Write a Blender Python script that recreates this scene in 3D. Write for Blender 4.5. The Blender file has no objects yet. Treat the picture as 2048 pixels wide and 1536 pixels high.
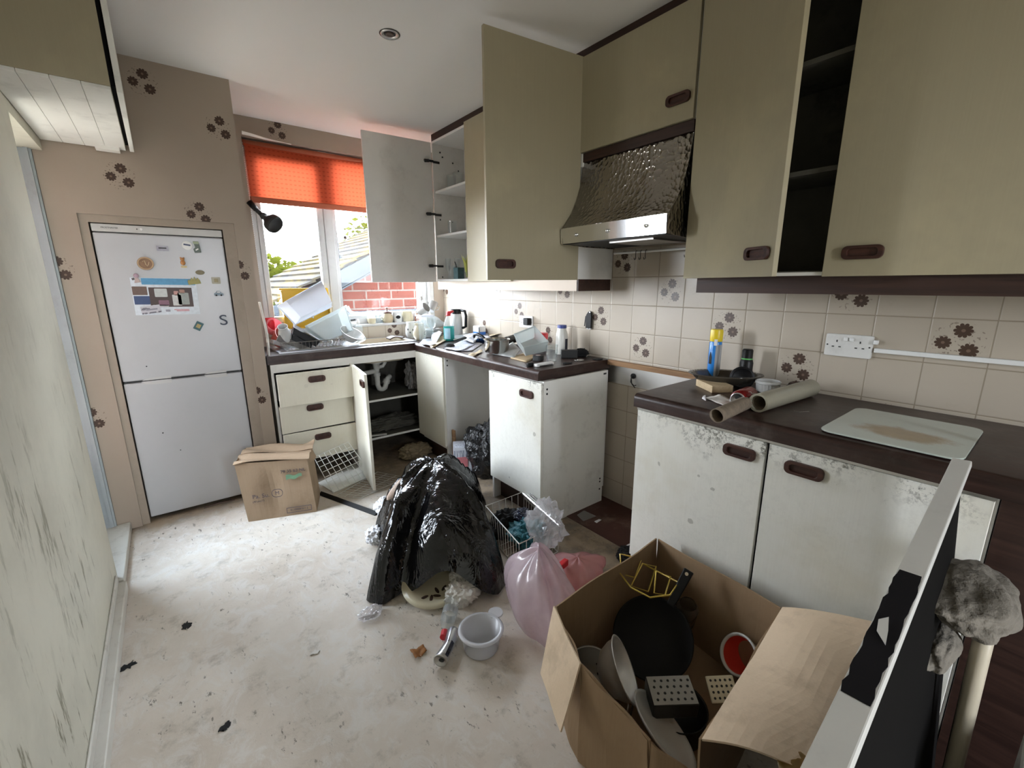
import bpy, bmesh, math, random
from mathutils import Vector, Matrix, noise as mnoise
random.seed(7)
S = bpy.context.scene
COL = S.collection
PI = math.pi
# ---------------------------------------------------------------- camera
F, YAW, PITCH, ROLL, CAMZ = 876.35, 0.6641, 0.2248, -0.0055, 1.3439
_cy, _sy, _cp, _sp = math.cos(YAW), math.sin(YAW), math.cos(PITCH), math.sin(PITCH)
FWD = Vector((_sy*_cp, _cy*_cp, -_sp))
_r = Vector((_cy, -_sy, 0)); _u = _r.cross(FWD)
RGT = _r*math.cos(ROLL) + _u*math.sin(ROLL)
UPV = -_r*math.sin(ROLL) + _u*math.cos(ROLL)
cd = bpy.data.cameras.new('camera'); cam = bpy.data.objects.new('camera', cd); COL.objects.link(cam)
cd.sensor_width = 36; cd.lens = F*36/2048; cd.clip_start = .02; cd.clip_end = 300
cam.matrix_world = Matrix((RGT.to_4d(), UPV.to_4d(), (-FWD).to_4d(), (0, 0, 0, 1))).transposed()
for i in range(3): cam.matrix_world[3][i] = 0
cam.location = (0, 0, CAMZ)
S.camera = cam
# ---------------------------------------------------------------- view + world + daylight
S.view_settings.view_transform = 'Standard'; S.view_settings.look = 'None'
S.view_settings.gamma = 1; S.view_settings.use_curve_mapping = False
S.view_settings.exposure = 2.88
HORIZON, ZENITH, GROUND, SUNSIDE = 8.6, 3.6, 1.5, 0.0
w = bpy.data.worlds.new('sky'); S.world = w; w.use_nodes = True
wt = w.node_tree; wt.nodes.clear()
wo = wt.nodes.new('ShaderNodeOutputWorld'); wb = wt.nodes.new('ShaderNodeBackground')
tc = wt.nodes.new('ShaderNodeTexCoord'); sp = wt.nodes.new('ShaderNodeSeparateXYZ')
rp = wt.nodes.new('ShaderNodeValToRGB')
mr = wt.nodes.new('ShaderNodeMapRange'); mr.inputs[1].default_value = -.3; mr.inputs[2].default_value = .9
rp.color_ramp.elements[0].position = .2; rp.color_ramp.elements[0].color = (GROUND*1.0, GROUND*.97, GROUND*.88, 1)
rp.color_ramp.elements[1].position = 1; rp.color_ramp.elements[1].color = (ZENITH*.70, ZENITH*.88, ZENITH*1.12, 1)
e = rp.color_ramp.elements.new(.27); e.color = (HORIZON*.935, HORIZON*.985, HORIZON*1.06, 1)
wt.links.new(tc.outputs['Generated'], sp.inputs[0]); wt.links.new(sp.outputs[2], mr.inputs[0])
wt.links.new(mr.outputs[0], rp.inputs[0])
# the sky is brighter and bluer on the side the hidden sun stands (to the left of the house)
dt = wt.nodes.new('ShaderNodeVectorMath'); dt.operation = 'DOT_PRODUCT'; wt.links.new(tc.outputs['Generated'], dt.inputs[0]); dt.inputs[1].default_value = Vector((-1, -.12, .35)).normalized()
m2 = wt.nodes.new('ShaderNodeMapRange'); m2.interpolation_type = 'SMOOTHSTEP'; m2.inputs[1].default_value = .25; m2.inputs[2].default_value = 1; wt.links.new(dt.outputs['Value'], m2.inputs[0])
gl = wt.nodes.new('ShaderNodeMix'); gl.data_type = 'RGBA'; gl.blend_type = 'ADD'; gl.inputs[0].default_value = 1
cm = wt.nodes.new('ShaderNodeMix'); cm.data_type = 'RGBA'; wt.links.new(m2.outputs[0], cm.inputs[0]); cm.inputs[6].default_value = (0, 0, 0, 1); cm.inputs[7].default_value = (SUNSIDE*.80, SUNSIDE*.93, SUNSIDE*1.12, 1)
wt.links.new(rp.outputs[0], gl.inputs[6]); wt.links.new(cm.outputs[2], gl.inputs[7])
wt.links.new(gl.outputs[2], wb.inputs[0]); wt.links.new(wb.outputs[0], wo.inputs[0])
def portal(name, loc, rot, sx, sy):
    l = bpy.data.lights.new(name, 'AREA'); l.shape = 'RECTANGLE'; l.size = sx; l.size_y = sy
    l.cycles.is_portal = True
    o = bpy.data.objects.new(name, l); COL.objects.link(o); o.location = loc; o.rotation_euler = rot
portal('window_portal', (1.25, 3.84, 1.67), (-PI/2, 0, 0), 1.36, 1.34)
portal('side_window_portal', (-.60, 2.79, 1.16), (0, -PI/2, 0), 1.5, .5)
portal('fill_opening_portal', (.7, -2.2, 1.05), (PI/2, 0, 0), .3, 2.1)  # daylight portal of the opening added behind the camera
# ---------------------------------------------------------------- pixel rays of the photograph's frame -> points on real planes
CAM = Vector((0, 0, CAMZ))
def ray(u, v): return FWD + RGT*((u-1024)/F) - UPV*((v-768)/F)
def pz(u, v, z): d = ray(u, v); return CAM + d*((z-CAMZ)/d.z)
def py(u, v, y): d = ray(u, v); return CAM + d*(y/d.y)
def pd(u, v, t): return CAM + ray(u, v)*t
def px(u, v, x): d = ray(u, v); return CAM + d*(x/d.x)
# ---------------------------------------------------------------- object helpers
def link(o): COL.objects.link(o); return o
def thing(name, label, cat, loc=(0, 0, 0), rz=0, group=None, rot=None):
    o = link(bpy.data.objects.new(name, None)); o.empty_display_size = .05
    o.location = loc; o.rotation_euler = rot if rot is not None else (0, 0, rz)
    o['label'] = label; o['category'] = cat
    if group: o['group'] = group
    return o
def tag(o, label, cat, group=None):
    o['label'] = label; o['category'] = cat
    if group: o['group'] = group
    return o
def BM(): return bmesh.new()
def obj(name, bm, mat, parent=None, bevel=0, smooth=False, solid=0, sub=0, loc=None, rot=None, label=None, seg=2):
    bmesh.ops.recalc_face_normals(bm, faces=bm.faces)
    me = bpy.data.meshes.new(name); bm.to_mesh(me); bm.free()
    if mat: me.materials.append(mat)
    if smooth:
        for p in me.polygons: p.use_smooth = True
    o = link(bpy.data.objects.new(name, me))
    if parent: o.parent = parent
    if loc is not None: o.location = loc
    if rot is not None: o.rotation_euler = rot
    if solid:
        m = o.modifiers.new('solid', 'SOLIDIFY'); m.thickness = solid; m.offset = 0
    if bevel:
        m = o.modifiers.new('bevel', 'BEVEL'); m.width = bevel; m.segments = seg; m.limit_method = 'ANGLE'; m.angle_limit = .6
    if sub:
        m = o.modifiers.new('sub', 'SUBSURF'); m.levels = sub; m.render_levels = sub
    if smooth and (bevel or smooth == 'auto'):
        try: me.set_sharp_from_angle(angle=.7)
        except Exception: pass
    if label: o['label'] = label
    return o
def struct(name, bm, mat, parent=None, **k):
    o = obj(name, bm, mat, parent, **k)
    if not parent: o['kind'] = 'structure'
    return o
def box(bm, x0, x1, y0, y1, z0, z1, M=None):
    vs = [bm.verts.new((x, y, z)) for x in (x0, x1) for y in (y0, y1) for z in (z0, z1)]
    for f in ((0,1,3,2),(4,6,7,5),(0,4,5,1),(2,3,7,6),(0,2,6,4),(1,5,7,3)): bm.faces.new([vs[i] for i in f])
    if M is not None:
        for v in vs: v.co = M @ v.co
    return vs
def frame_of(d):
    d = d.normalized(); a = Vector((0,0,1)) if abs(d.z) < .9 else Vector((1,0,0))
    x = a.cross(d).normalized(); return x, d.cross(x)
def cyl(bm, p0, p1, r0, r1=None, n=16, caps=True):
    p0, p1 = Vector(p0), Vector(p1); r1 = r0 if r1 is None else r1
    x, y = frame_of(p1-p0)
    A = [bm.verts.new(p0+(x*math.cos(2*PI*i/n)+y*math.sin(2*PI*i/n))*r0) for i in range(n)]
    B = [bm.verts.new(p1+(x*math.cos(2*PI*i/n)+y*math.sin(2*PI*i/n))*r1) for i in range(n)]
    for i in range(n): bm.faces.new((A[i], A[(i+1)%n], B[(i+1)%n], B[i]))
    if caps: bm.faces.new(A[::-1]); bm.faces.new(B)
def tube(bm, pts, r, n=8, closed=False):
    pts = [Vector(p) for p in pts]; m = len(pts); rings = []; px_ = None
    for i, p in enumerate(pts):
        a = pts[i-1] if (i or closed) else p; b = pts[(i+1)%m] if (i < m-1 or closed) else p
        d = (b-a).normalized() if (b-a).length > 1e-9 else Vector((0,0,1))
        if px_ is None: x, y = frame_of(d)
        else:
            x = px_-d*px_.dot(d)
            if x.length < 1e-5: x, _ = frame_of(d)
            x.normalize(); y = d.cross(x)
        px_ = x; rr = r[i] if isinstance(r, (list, tuple)) else r
        rings.append([bm.verts.new(p+(x*math.cos(2*PI*k/n)+y*math.sin(2*PI*k/n))*rr) for k in range(n)])
    for i in range(m if closed else m-1):
        A, B = rings[i], rings[(i+1)%m]
        for k in range(n): bm.faces.new((A[k], A[(k+1)%n], B[(k+1)%n], B[k]))
    if not closed: bm.faces.new(rings[0][::-1]); bm.faces.new(rings[-1])
def lathe(bm, prof, n=28, M=None, close=False):
    rings = []
    for r, z in prof:
        if r < 1e-6: rings.append([bm.verts.new((0, 0, z))])
        else: rings.append([bm.verts.new((r*math.cos(2*PI*i/n), r*math.sin(2*PI*i/n), z)) for i in range(n)])
    seq = list(zip(rings, rings[1:])) + ([(rings[-1], rings[0])] if close else [])
    for A, B in seq:
        for i in range(n):
            j = (i+1) % n
            if len(A) == 1 and len(B) == 1: continue
            if len(A) == 1: bm.faces.new((A[0], B[j], B[i]))
            elif len(B) == 1: bm.faces.new((A[i], A[j], B[0]))
            else: bm.faces.new((A[i], A[j], B[j], B[i]))
    if M is not None:
        for R in rings:
            for v in R: v.co = M @ v.co
def prism(bm, poly, z0, z1, M=None):
    A = [bm.verts.new((x, y, z0)) for x, y in poly]; B = [bm.verts.new((x, y, z1)) for x, y in poly]
    n = len(poly)
    for i in range(n): bm.faces.new((A[i], A[(i+1)%n], B[(i+1)%n], B[i]))
    bm.faces.new(A[::-1]); bm.faces.new(B)
    if M is not None:
        for v in A+B: v.co = M @ v.co
def rrect(w, h, r, n=5):
    out = []
    for cx, cy, a0 in ((w/2-r, h/2-r, 0), (-w/2+r, h/2-r, PI/2), (-w/2+r, -h/2+r, PI), (w/2-r, -h/2+r, 3*PI/2)):
        for i in range(n+1):
            a = a0+PI/2*i/n; out.append((cx+r*math.cos(a), cy+r*math.sin(a)))
    return out
def ring_prism(bm, outer, inner, z0, z1, M=None):
    n = len(outer); L = []
    for poly, z in ((outer, z0), (outer, z1), (inner, z1), (inner, z0)):
        L.append([bm.verts.new((x, y, z)) for x, y in poly])
    for a in range(4):
        A, B = L[a], L[(a+1)%4]
        for i in range(n): bm.faces.new((A[i], A[(i+1)%n], B[(i+1)%n], B[i]))
    if M is not None:
        for R in L:
            for v in R: v.co = M @ v.co
def grid(bm, fn, nu, nv, cu=False, cv=False):
    V = [[bm.verts.new(fn(i/(nu if cu else nu-1), j/(nv if cv else nv-1))) for j in range(nv)] for i in range(nu)]
    for i in range(nu if cu else nu-1):
        for j in range(nv if cv else nv-1):
            bm.faces.new((V[i][j], V[(i+1)%nu][j], V[(i+1)%nu][(j+1)%nv], V[i][(j+1)%nv]))
    return V
def quadpts(bm, pts):
    f = bm.faces.new([bm.verts.new(p) for p in pts]); return f
def nz(p, s, seed=0): return mnoise.noise(Vector(p)*s+Vector((seed*7.31, seed*3.7, seed*1.9)))
def ridge(p, s, seed=0): return 1-abs(mnoise.noise(Vector(p)*s+Vector((seed*5.1, seed*2.3, seed*9.7))))*2
def crumple_bm(rx, ry, rz, seed, amp=.25, scale=2.2, sub=4, flat=-.75):
    """wadded sheet: big soft lobes broken into sharp random facets"""
    bm = BM(); bmesh.ops.create_icosphere(bm, subdivisions=min(sub, 4), radius=1); rnd = random.Random(seed)
    for v in bm.verts:
        n = v.co.copy()
        cell = mnoise.voronoi(n*scale*1.5+Vector((seed*3.1, seed, 0)))[0]
        d = 1+amp*1.1*mnoise.noise(n*1.3+Vector((seed*7.3, 0, seed)))+amp*1.5*((cell[1]-cell[0])-.32)+amp*.22*(rnd.random()-.5)
        v.co = n*d; v.co.z = max(v.co.z, flat)
        v.co = Vector((v.co.x*rx, v.co.y*ry, (v.co.z-flat)*rz))
    return bm
def TR(x=0, y=0, z=0, rx=0, ry=0, rz=0, s=1):
    return Matrix.Translation((x, y, z)) @ Matrix.Rotation(rz, 4, 'Z') @ Matrix.Rotation(ry, 4, 'Y') @ Matrix.Rotation(rx, 4, 'X') @ Matrix.Scale(s, 4)
def dup(root, loc=None, rz=None, label=None, group=None, rot=None):
    r = root.copy(); COL.objects.link(r)
    for ch in list(root.children):
        c = ch.copy(); COL.objects.link(c); c.parent = r
        for g in list(ch.children):
            d = g.copy(); COL.objects.link(d); d.parent = c
    if loc is not None: r.location = loc
    if rz is not None: r.rotation_euler = (0, 0, rz)
    if rot is not None: r.rotation_euler = rot
    if label: r['label'] = label
    if group: r['group'] = group
    return r
def text_obj(name, body, size, mat, parent=None, M=None, depth=.0006, spacing=1.0, label=None):
    c = bpy.data.curves.new(name, 'FONT'); c.body = body; c.size = size; c.extrude = depth; c.align_x = 'CENTER'; c.align_y = 'CENTER'; c.space_character = spacing
    o = bpy.data.objects.new(name, c); COL.objects.link(o)
    me = bpy.data.meshes.new_from_object(o.evaluated_get(bpy.context.evaluated_depsgraph_get()))
    bpy.data.objects.remove(o)
    me.name = name; me.materials.clear(); me.materials.append(mat)
    if M is not None: me.transform(M)
    o = link(bpy.data.objects.new(name, me))
    if parent: o.parent = parent
    if label: o['label'] = label
    return o
# ---------------------------------------------------------------- materials
class NT:
    def __init__(s, name):
        s.m = bpy.data.materials.new(name); s.m.use_nodes = True; s.t = s.m.node_tree; s.t.nodes.clear()
        s.out = s.t.nodes.new('ShaderNodeOutputMaterial')
    def n(s, ty, **k):
        o = s.t.nodes.new(ty)
        for a, b in k.items(): setattr(o, a, b)
        return o
    def put(s, inp, v):
        if isinstance(v, bpy.types.NodeSocket): s.t.links.new(v, inp)
        elif isinstance(v, (tuple, list)) and len(v) == 3 and inp.type == 'RGBA': inp.default_value = (*v, 1)
        else: inp.default_value = v
    def m_(s, op, a, b=0.0, c=0.0):
        o = s.n('ShaderNodeMath', operation=op); s.put(o.inputs[0], a); s.put(o.inputs[1], b)
        if len(o.inputs) > 2: s.put(o.inputs[2], c)
        return o.outputs[0]
    def pos(s, kind='Object'):
        o = s.n('ShaderNodeTexCoord'); x = s.n('ShaderNodeSeparateXYZ'); s.t.links.new(o.outputs[kind], x.inputs[0])
        return o.outputs[kind], x.outputs[0], x.outputs[1], x.outputs[2]
    def geo(s):
        o = s.n('ShaderNodeNewGeometry'); x = s.n('ShaderNodeSeparateXYZ'); s.t.links.new(o.outputs['Position'], x.inputs[0])
        return o.outputs['Position'], x.outputs[0], x.outputs[1], x.outputs[2]
    def map(s, vec, sc=(1,1,1), loc=(0,0,0), rot=(0,0,0)):
        o = s.n('ShaderNodeMapping'); s.put(o.inputs[0], vec); o.inputs['Scale'].default_value = sc; o.inputs['Location'].default_value = loc; o.inputs['Rotation'].default_value = rot
        return o.outputs[0]
    def noise(s, vec, scale, detail=4, rough=.55, dist=0):
        o = s.n('ShaderNodeTexNoise'); s.put(o.inputs['Vector'], vec); o.inputs['Scale'].default_value = scale
        o.inputs['Detail'].default_value = detail; o.inputs['Roughness'].default_value = rough; o.inputs['Distortion'].default_value = dist
        return o.outputs['Fac']
    def vor(s, vec, scale, out='Distance', feature='F1'):
        o = s.n('ShaderNodeTexVoronoi', feature=feature); s.put(o.inputs['Vector'], vec); o.inputs['Scale'].default_value = scale
        return o.outputs[out]
    def ramp(s, f, a, b, inter=False):
        o = s.n('ShaderNodeMapRange', interpolation_type='SMOOTHSTEP'); s.put(o.inputs[0], f); o.inputs[1].default_value = a; o.inputs[2].default_value = b
        return o.outputs[0]
    def mix(s, f, a, b, mode='MIX'):
        o = s.n('ShaderNodeMix', data_type='RGBA', blend_type=mode); s.put(o.inputs[0], f); s.put(o.inputs[6], a); s.put(o.inputs[7], b)
        return o.outputs[2]
    def bump(s, h, strength=.3, dist=.01):
        o = s.n('ShaderNodeBump'); s.put(o.inputs['Height'], h); o.inputs['Strength'].default_value = strength; o.inputs['Distance'].default_value = dist
        return o.outputs[0]
    def bsdf(s, col, rough=.5, metal=0, normal=None, spec=.5, coat=0, trans=0, sss=0, emit=None):
        o = s.n('ShaderNodeBsdfPrincipled'); s.put(o.inputs['Base Color'], col); s.put(o.inputs['Roughness'], rough); s.put(o.inputs['Metallic'], metal)
        s.put(o.inputs['Specular IOR Level'], spec); s.put(o.inputs['Coat Weight'], coat); s.put(o.inputs['Transmission Weight'], trans)
        if normal is not None: s.put(o.inputs['Normal'], normal)
        return o.outputs[0]
    def end(s, sh): s.t.links.new(sh, s.out.inputs[0]); return s.m
def mat(name, col, rough=.5, metal=0, var=.12, scale=6, bump=0, bscale=60, spec=.5, dirt=0, dirtcol=(.12,.10,.07), coat=0, bd=.004, dscale=5):
    n = NT(name); P, x, y, z = n.geo()
    f = n.noise(P, scale, 5, .6)
    c = n.mix(1.0, col, n.mix(f, tuple([1-var]*3), tuple([1+var]*3)), 'MULTIPLY')
    if dirt: c = n.mix(n.m_('MULTIPLY', n.ramp(n.noise(P, dscale, 8, .72), .5, .72), dirt), c, dirtcol)
    nm = n.bump(n.noise(P, bscale, 4), bump, bd) if bump else None
    return n.end(n.bsdf(c, rough, metal, nm, spec, coat))
def clear(name, col=(.95,.97,.98), density=.12, rough=.06, var=0, bump=0, bscale=30):
    # thin clear or milky plastic / glass: partly see-through sheet with a glossy skin
    n = NT(name); P, x, y, z = n.geo()
    nm = n.bump(n.noise(P, bscale, 4), bump, .006) if bump else None
    tr = n.n('ShaderNodeBsdfTransparent'); tr.inputs[0].default_value = (*col, 1)
    df = n.bsdf(col, .5, 0, nm)
    tl = n.n('ShaderNodeBsdfTranslucent'); tl.inputs[0].default_value = (*col, 1)
    a = n.n('ShaderNodeMixShader'); a.inputs[0].default_value = .4; n.t.links.new(df, a.inputs[1]); n.t.links.new(tl.outputs[0], a.inputs[2])
    b = n.n('ShaderNodeMixShader')
    if var: n.put(b.inputs[0], n.m_('MULTIPLY_ADD', n.noise(P, 14, 4), var, density-var*.5))
    else: b.inputs[0].default_value = density
    n.t.links.new(tr.outputs[0], b.inputs[1]); n.t.links.new(a.outputs[0], b.inputs[2])
    gl = n.n('ShaderNodeBsdfGlossy'); gl.inputs['Roughness'].default_value = rough
    if nm is not None: n.put(gl.inputs['Normal'], nm)
    lw = n.n('ShaderNodeLayerWeight'); lw.inputs[0].default_value = .5
    if nm is not None: n.put(lw.inputs['Normal'], nm)
    fr = n.m_('MULTIPLY_ADD', n.m_('POWER', lw.outputs['Facing'], 3.5), .6, .045)
    c = n.n('ShaderNodeMixShader'); n.put(c.inputs[0], fr); n.t.links.new(b.outputs[0], c.inputs[1]); n.t.links.new(gl.outputs[0], c.inputs[2])
    return n.end(c.outputs[0])
def flowers(n, u, v, deco, col, fc, fr_):
    """three brown daisies with sprigs inside every cell chosen by deco"""
    lu, lv = n.m_('FRACT', u), n.m_('FRACT', v)
    tot = None; cen = None
    for cx, cy, R in ((.53,.76,.155), (.25,.48,.14), (.67,.34,.155)):
        dx, dy = n.m_('SUBTRACT', lu, cx), n.m_('SUBTRACT', lv, cy)
        r = n.m_('SQRT', n.m_('ADD', n.m_('MULTIPLY', dx, dx), n.m_('MULTIPLY', dy, dy)))
        th = n.m_('ARCTAN2', dy, dx)
        lim = n.m_('MULTIPLY_ADD', n.m_('POWER', n.m_('ABSOLUTE', n.m_('COSINE', n.m_('MULTIPLY', th, 5.0))), .5), R*.36, R*.66)
        mk = n.m_('LESS_THAN', r, lim); ct = n.m_('LESS_THAN', r, R*.22)
        tot = mk if tot is None else n.m_('MAXIMUM', tot, mk); cen = ct if cen is None else n.m_('MAXIMUM', cen, ct)
    cb = n.n('ShaderNodeCombineXYZ'); n.put(cb.inputs[0], u); n.put(cb.inputs[1], v)
    spk = n.m_('GREATER_THAN', n.noise(cb.outputs[0], 17, 2, .5), .62)
    dx, dy = n.m_('SUBTRACT', lu, .48), n.m_('SUBTRACT', lv, .52)
    near = n.m_('LESS_THAN', n.m_('SQRT', n.m_('ADD', n.m_('MULTIPLY', dx, dx), n.m_('MULTIPLY', dy, dy))), .43)
    spk = n.m_('MULTIPLY', spk, near)
    c = n.mix(n.m_('MULTIPLY', n.m_('MULTIPLY', spk, deco), .55), col, fc)
    c = n.mix(n.m_('MULTIPLY', tot, deco), c, fc)
    return n.mix(n.m_('MULTIPLY', n.m_('MULTIPLY', cen, deco), .5), c, (.25,.17,.12))
T = .1545
def m_tiles(name, flip, o1, o2, low=None):
    n = NT(name); P, x, y, z = n.geo()
    h = n.m_('MULTIPLY', y, -1) if flip else x
    u = n.m_('DIVIDE', n.m_('SUBTRACT', h, o1), T); v = n.m_('DIVIDE', n.m_('SUBTRACT', z, o2), T)
    cx, cy = n.m_('FLOOR', u), n.m_('FLOOR', v)
    deco = n.m_('LESS_THAN', n.m_('FLOORED_MODULO', n.m_('MULTIPLY_ADD', cy, 2.0, n.m_('ADD', cx, .25)), 5.0), .6)
    deco = n.m_('MULTIPLY', deco, n.m_('GREATER_THAN', z, .9))
    base = n.mix(n.noise(P, 3, 4), (.40,.345,.275), (.48,.42,.34))
    base = n.mix(n.m_('MULTIPLY', n.ramp(n.noise(P, 5, 8, .7), .56, .75), .35), base, (.26,.20,.135))
    c = flowers(n, u, v, deco, base, (.062,.033,.021), None)
    lu, lv = n.m_('FRACT', u), n.m_('FRACT', v)
    e = n.m_('MINIMUM', n.m_('MINIMUM', lu, n.m_('SUBTRACT', 1.0, lu)), n.m_('MINIMUM', lv, n.m_('SUBTRACT', 1.0, lv)))
    gr = n.m_('LESS_THAN', e, .011)
    c = n.mix(gr, c, (.28,.23,.17))
    nm = n.bump(n.ramp(e, .0, .03), .5, .002)
    return n.end(n.bsdf(c, n.m_('MULTIPLY_ADD', n.noise(P, 8, 3), .25, .22), 0, nm, .5))
def m_paper(name, ox, oz, cells):
    n = NT(name); P, x, y, z = n.geo()
    u = n.m_('DIVIDE', n.m_('SUBTRACT', x, ox), .153); v = n.m_('DIVIDE', n.m_('SUBTRACT', z, oz), .153)
    cx, cy = n.m_('FLOOR', u), n.m_('FLOOR', v); deco = None
    for a, b in cells:
        k = n.m_('MULTIPLY', n.m_('COMPARE', cx, float(a), .3), n.m_('COMPARE', cy, float(b), .3))
        deco = k if deco is None else n.m_('MAXIMUM', deco, k)
    base = n.mix(n.noise(P, 2.5, 5), (.30,.245,.195), (.37,.305,.245))
    base = n.mix(n.m_('MULTIPLY', n.ramp(n.noise(n.map(P, (14,14,1.2)), 4, 6, .7), .55, .8), .12), base, (.33,.25,.18))
    c = flowers(n, u, v, deco, base, (.055,.030,.019), None)
    lu, lv = n.m_('FRACT', u), n.m_('FRACT', v)
    e = n.m_('MINIMUM', lu, lv)
    c = n.mix(n.m_('MULTIPLY', n.m_('LESS_THAN', e, .012), .16), c, (.33,.25,.18))
    return n.end(n.bsdf(c, .5, 0, n.bump(n.noise(P, 30, 3), .06, .004), .3))
def m_floor():
    n = NT('bare concrete floor with traces of paint'); P, x, y, z = n.geo()
    big = n.noise(P, 1.3, 6, .6); fine = n.noise(P, 9, 8, .72); st = n.noise(n.map(P, (1.5, 1, 1), rot=(0,0,.5)), 7.5, 9, .74, 1.2)
    c = n.mix(n.ramp(big, .35, .68), (.68,.62,.54), (.53,.46,.38))
    c = n.mix(n.m_('MULTIPLY', n.ramp(st, .46, .62), .5), c, (.68,.66,.62))
    c = n.mix(n.m_('MULTIPLY', n.ramp(fine, .52, .7), .62), c, (.34,.30,.24))
    pits = n.m_('MULTIPLY', n.ramp(n.noise(n.map(P, (1.7,.8,1), rot=(0,0,.7)), 26, 5, .68), .60, .66), n.ramp(n.noise(P, 2.3, 4), .42, .6))
    c = n.mix(n.m_('MULTIPLY', pits, .85), c, (.10,.085,.065))
    # brown muck that has built up along the foot of the fridge and the sink units
    nn = n.noise(P, 6, 6, .7)
    a = n.ramp(n.m_('ADD', y, n.m_('MULTIPLY', nn, .35)), 3.08, 3.28)
    b = n.m_('MULTIPLY', n.ramp(n.m_('ADD', y, n.m_('MULTIPLY', nn, .5)), 2.72, 3.2), n.ramp(x, .5, .85))
    r = n.m_('MULTIPLY', n.ramp(n.m_('ADD', x, n.m_('MULTIPLY', nn, .5)), 1.38, 1.75), 1.0)
    d = n.m_('MAXIMUM', n.m_('MAXIMUM', a, b), r)
    c = n.mix(n.m_('MULTIPLY', d, .8), c, n.mix(n.ramp(nn, .4, .6), (.10,.065,.035), (.27,.19,.11)))
    hb = n.m_('ADD', n.m_('MULTIPLY', fine, .6), n.m_('MULTIPLY', st, .6))
    return n.end(n.bsdf(c, n.m_('MULTIPLY_ADD', fine, .35, .45), 0, n.bump(hb, .35, .01), .3))
def m_door(name, base=(.39,.345,.235), mould=.0, grain=1.0, grot=0):
    n = NT(name); P, x, y, z = n.geo()
    g = n.noise(n.map(P, (70,70,1.2)), 3, 4, .6)
    c = n.mix(n.m_('MULTIPLY', g, grain*.5), base, tuple(v*.80 for v in base))
    c = n.mix(n.m_('MULTIPLY', n.ramp(n.noise(P, 2.2, 5, .65), .5, .75), .3), c, (.55,.48,.30))
    if mould:
        sp_ = n.m_('MULTIPLY', n.ramp(n.noise(P, 48, 7, .8), .47, .60), n.ramp(n.noise(P, 5, 3), .36, .56))
        edge = n.ramp(n.m_('ADD', z, n.m_('MULTIPLY', n.noise(P, 9, 4), .20)), .84, .93)
        c = n.mix(n.m_('MULTIPLY', n.m_('MULTIPLY', sp_, n.m_('MAXIMUM', edge, .06)), mould), c, (.09,.085,.06))
        dots = n.m_('LESS_THAN', n.m_('ADD', n.vor(P, 7.0), n.m_('MULTIPLY', n.noise(P, 60, 3), .08)), .13)
        c = n.mix(n.m_('MULTIPLY', dots, .5*mould), c, (.16,.15,.11))
    return n.end(n.bsdf(c, .42, 0, n.bump(g, .1, .002), .4))
def m_wood(name, a, b, axis=1, rough=.35, sc=1.0, dust=0):
    n = NT(name); P, x, y, z = n.geo()
    s = [30*sc, 30*sc, 30*sc]; s[axis] = 1.6*sc
    g = n.noise(n.map(P, tuple(s)), 1.6, 6, .62, .8)
    c = n.mix(n.ramp(g, .3, .7), a, b)
    if dust: c = n.mix(n.m_('MULTIPLY', n.ramp(n.noise(P, 5, 8, .7), .45, .75), dust), c, (.30,.26,.23))
    return n.end(n.bsdf(c, n.m_('MULTIPLY_ADD', g, .2, rough), 0, n.bump(g, .12, .002), .45))
def m_brick():
    n = NT('red brick outside'); P, x, y, z = n.geo()
    b = n.n('ShaderNodeTexBrick'); cb = n.n('ShaderNodeCombineXYZ'); n.put(cb.inputs[0], n.m_('ADD', x, y)); n.put(cb.inputs[1], z); n.put(b.inputs['Vector'], cb.outputs[0])
    b.inputs['Scale'].default_value = 1; b.inputs['Brick Width'].default_value = .46; b.inputs['Row Height'].default_value = .155; b.inputs['Mortar Size'].default_value = .014
    b.inputs['Color1'].default_value = (.05,.014,.010,1); b.inputs['Color2'].default_value = (.064,.021,.015,1); b.inputs['Mortar'].default_value = (.07,.056,.048,1)
    c = n.mix(n.m_('MULTIPLY', n.ramp(n.noise(P, 6, 6, .7), .5, .7), .4), b.outputs[0], (.035,.016,.013))
    return n.end(n.bsdf(c, 1.0, spec=.03))
def m_roof():
    n = NT('lichened concrete roof tiles'); P, x, y, z = n.geo()
    c = n.mix(n.ramp(n.noise(P, 1.8, 6, .7), .4, .62), (.0165,.015,.014), (.044,.033,.011))
    return n.end(n.bsdf(c, 1.0, spec=.03))
def m_hammered():
    n = NT('hammered stainless steel'); P, x, y, z = n.geo()
    v = n.vor(n.map(P, (1,1,1)), 56, 'Distance')
    h = n.m_('MULTIPLY', v, v)
    return n.end(n.bsdf(n.mix(n.noise(P, 5, 4), (.34,.31,.28), (.46,.43,.39)), .22, 1.0, n.bump(h, .8, .006)))
def m_leaf(name, a, b):
    n = NT(name); oi = n.n('ShaderNodeNewGeometry')
    P, x, y, z = n.geo()
    c = n.mix(n.noise(P, 5, 3), a, b)
    d = n.bsdf(c, .9, spec=.04); tl = n.n('ShaderNodeBsdfTranslucent'); n.put(tl.inputs[0], c)
    m = n.n('ShaderNodeMixShader'); m.inputs[0].default_value = .45; n.t.links.new(d, m.inputs[1]); n.t.links.new(tl.outputs[0], m.inputs[2])
    return n.end(m.outputs[0])
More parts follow.
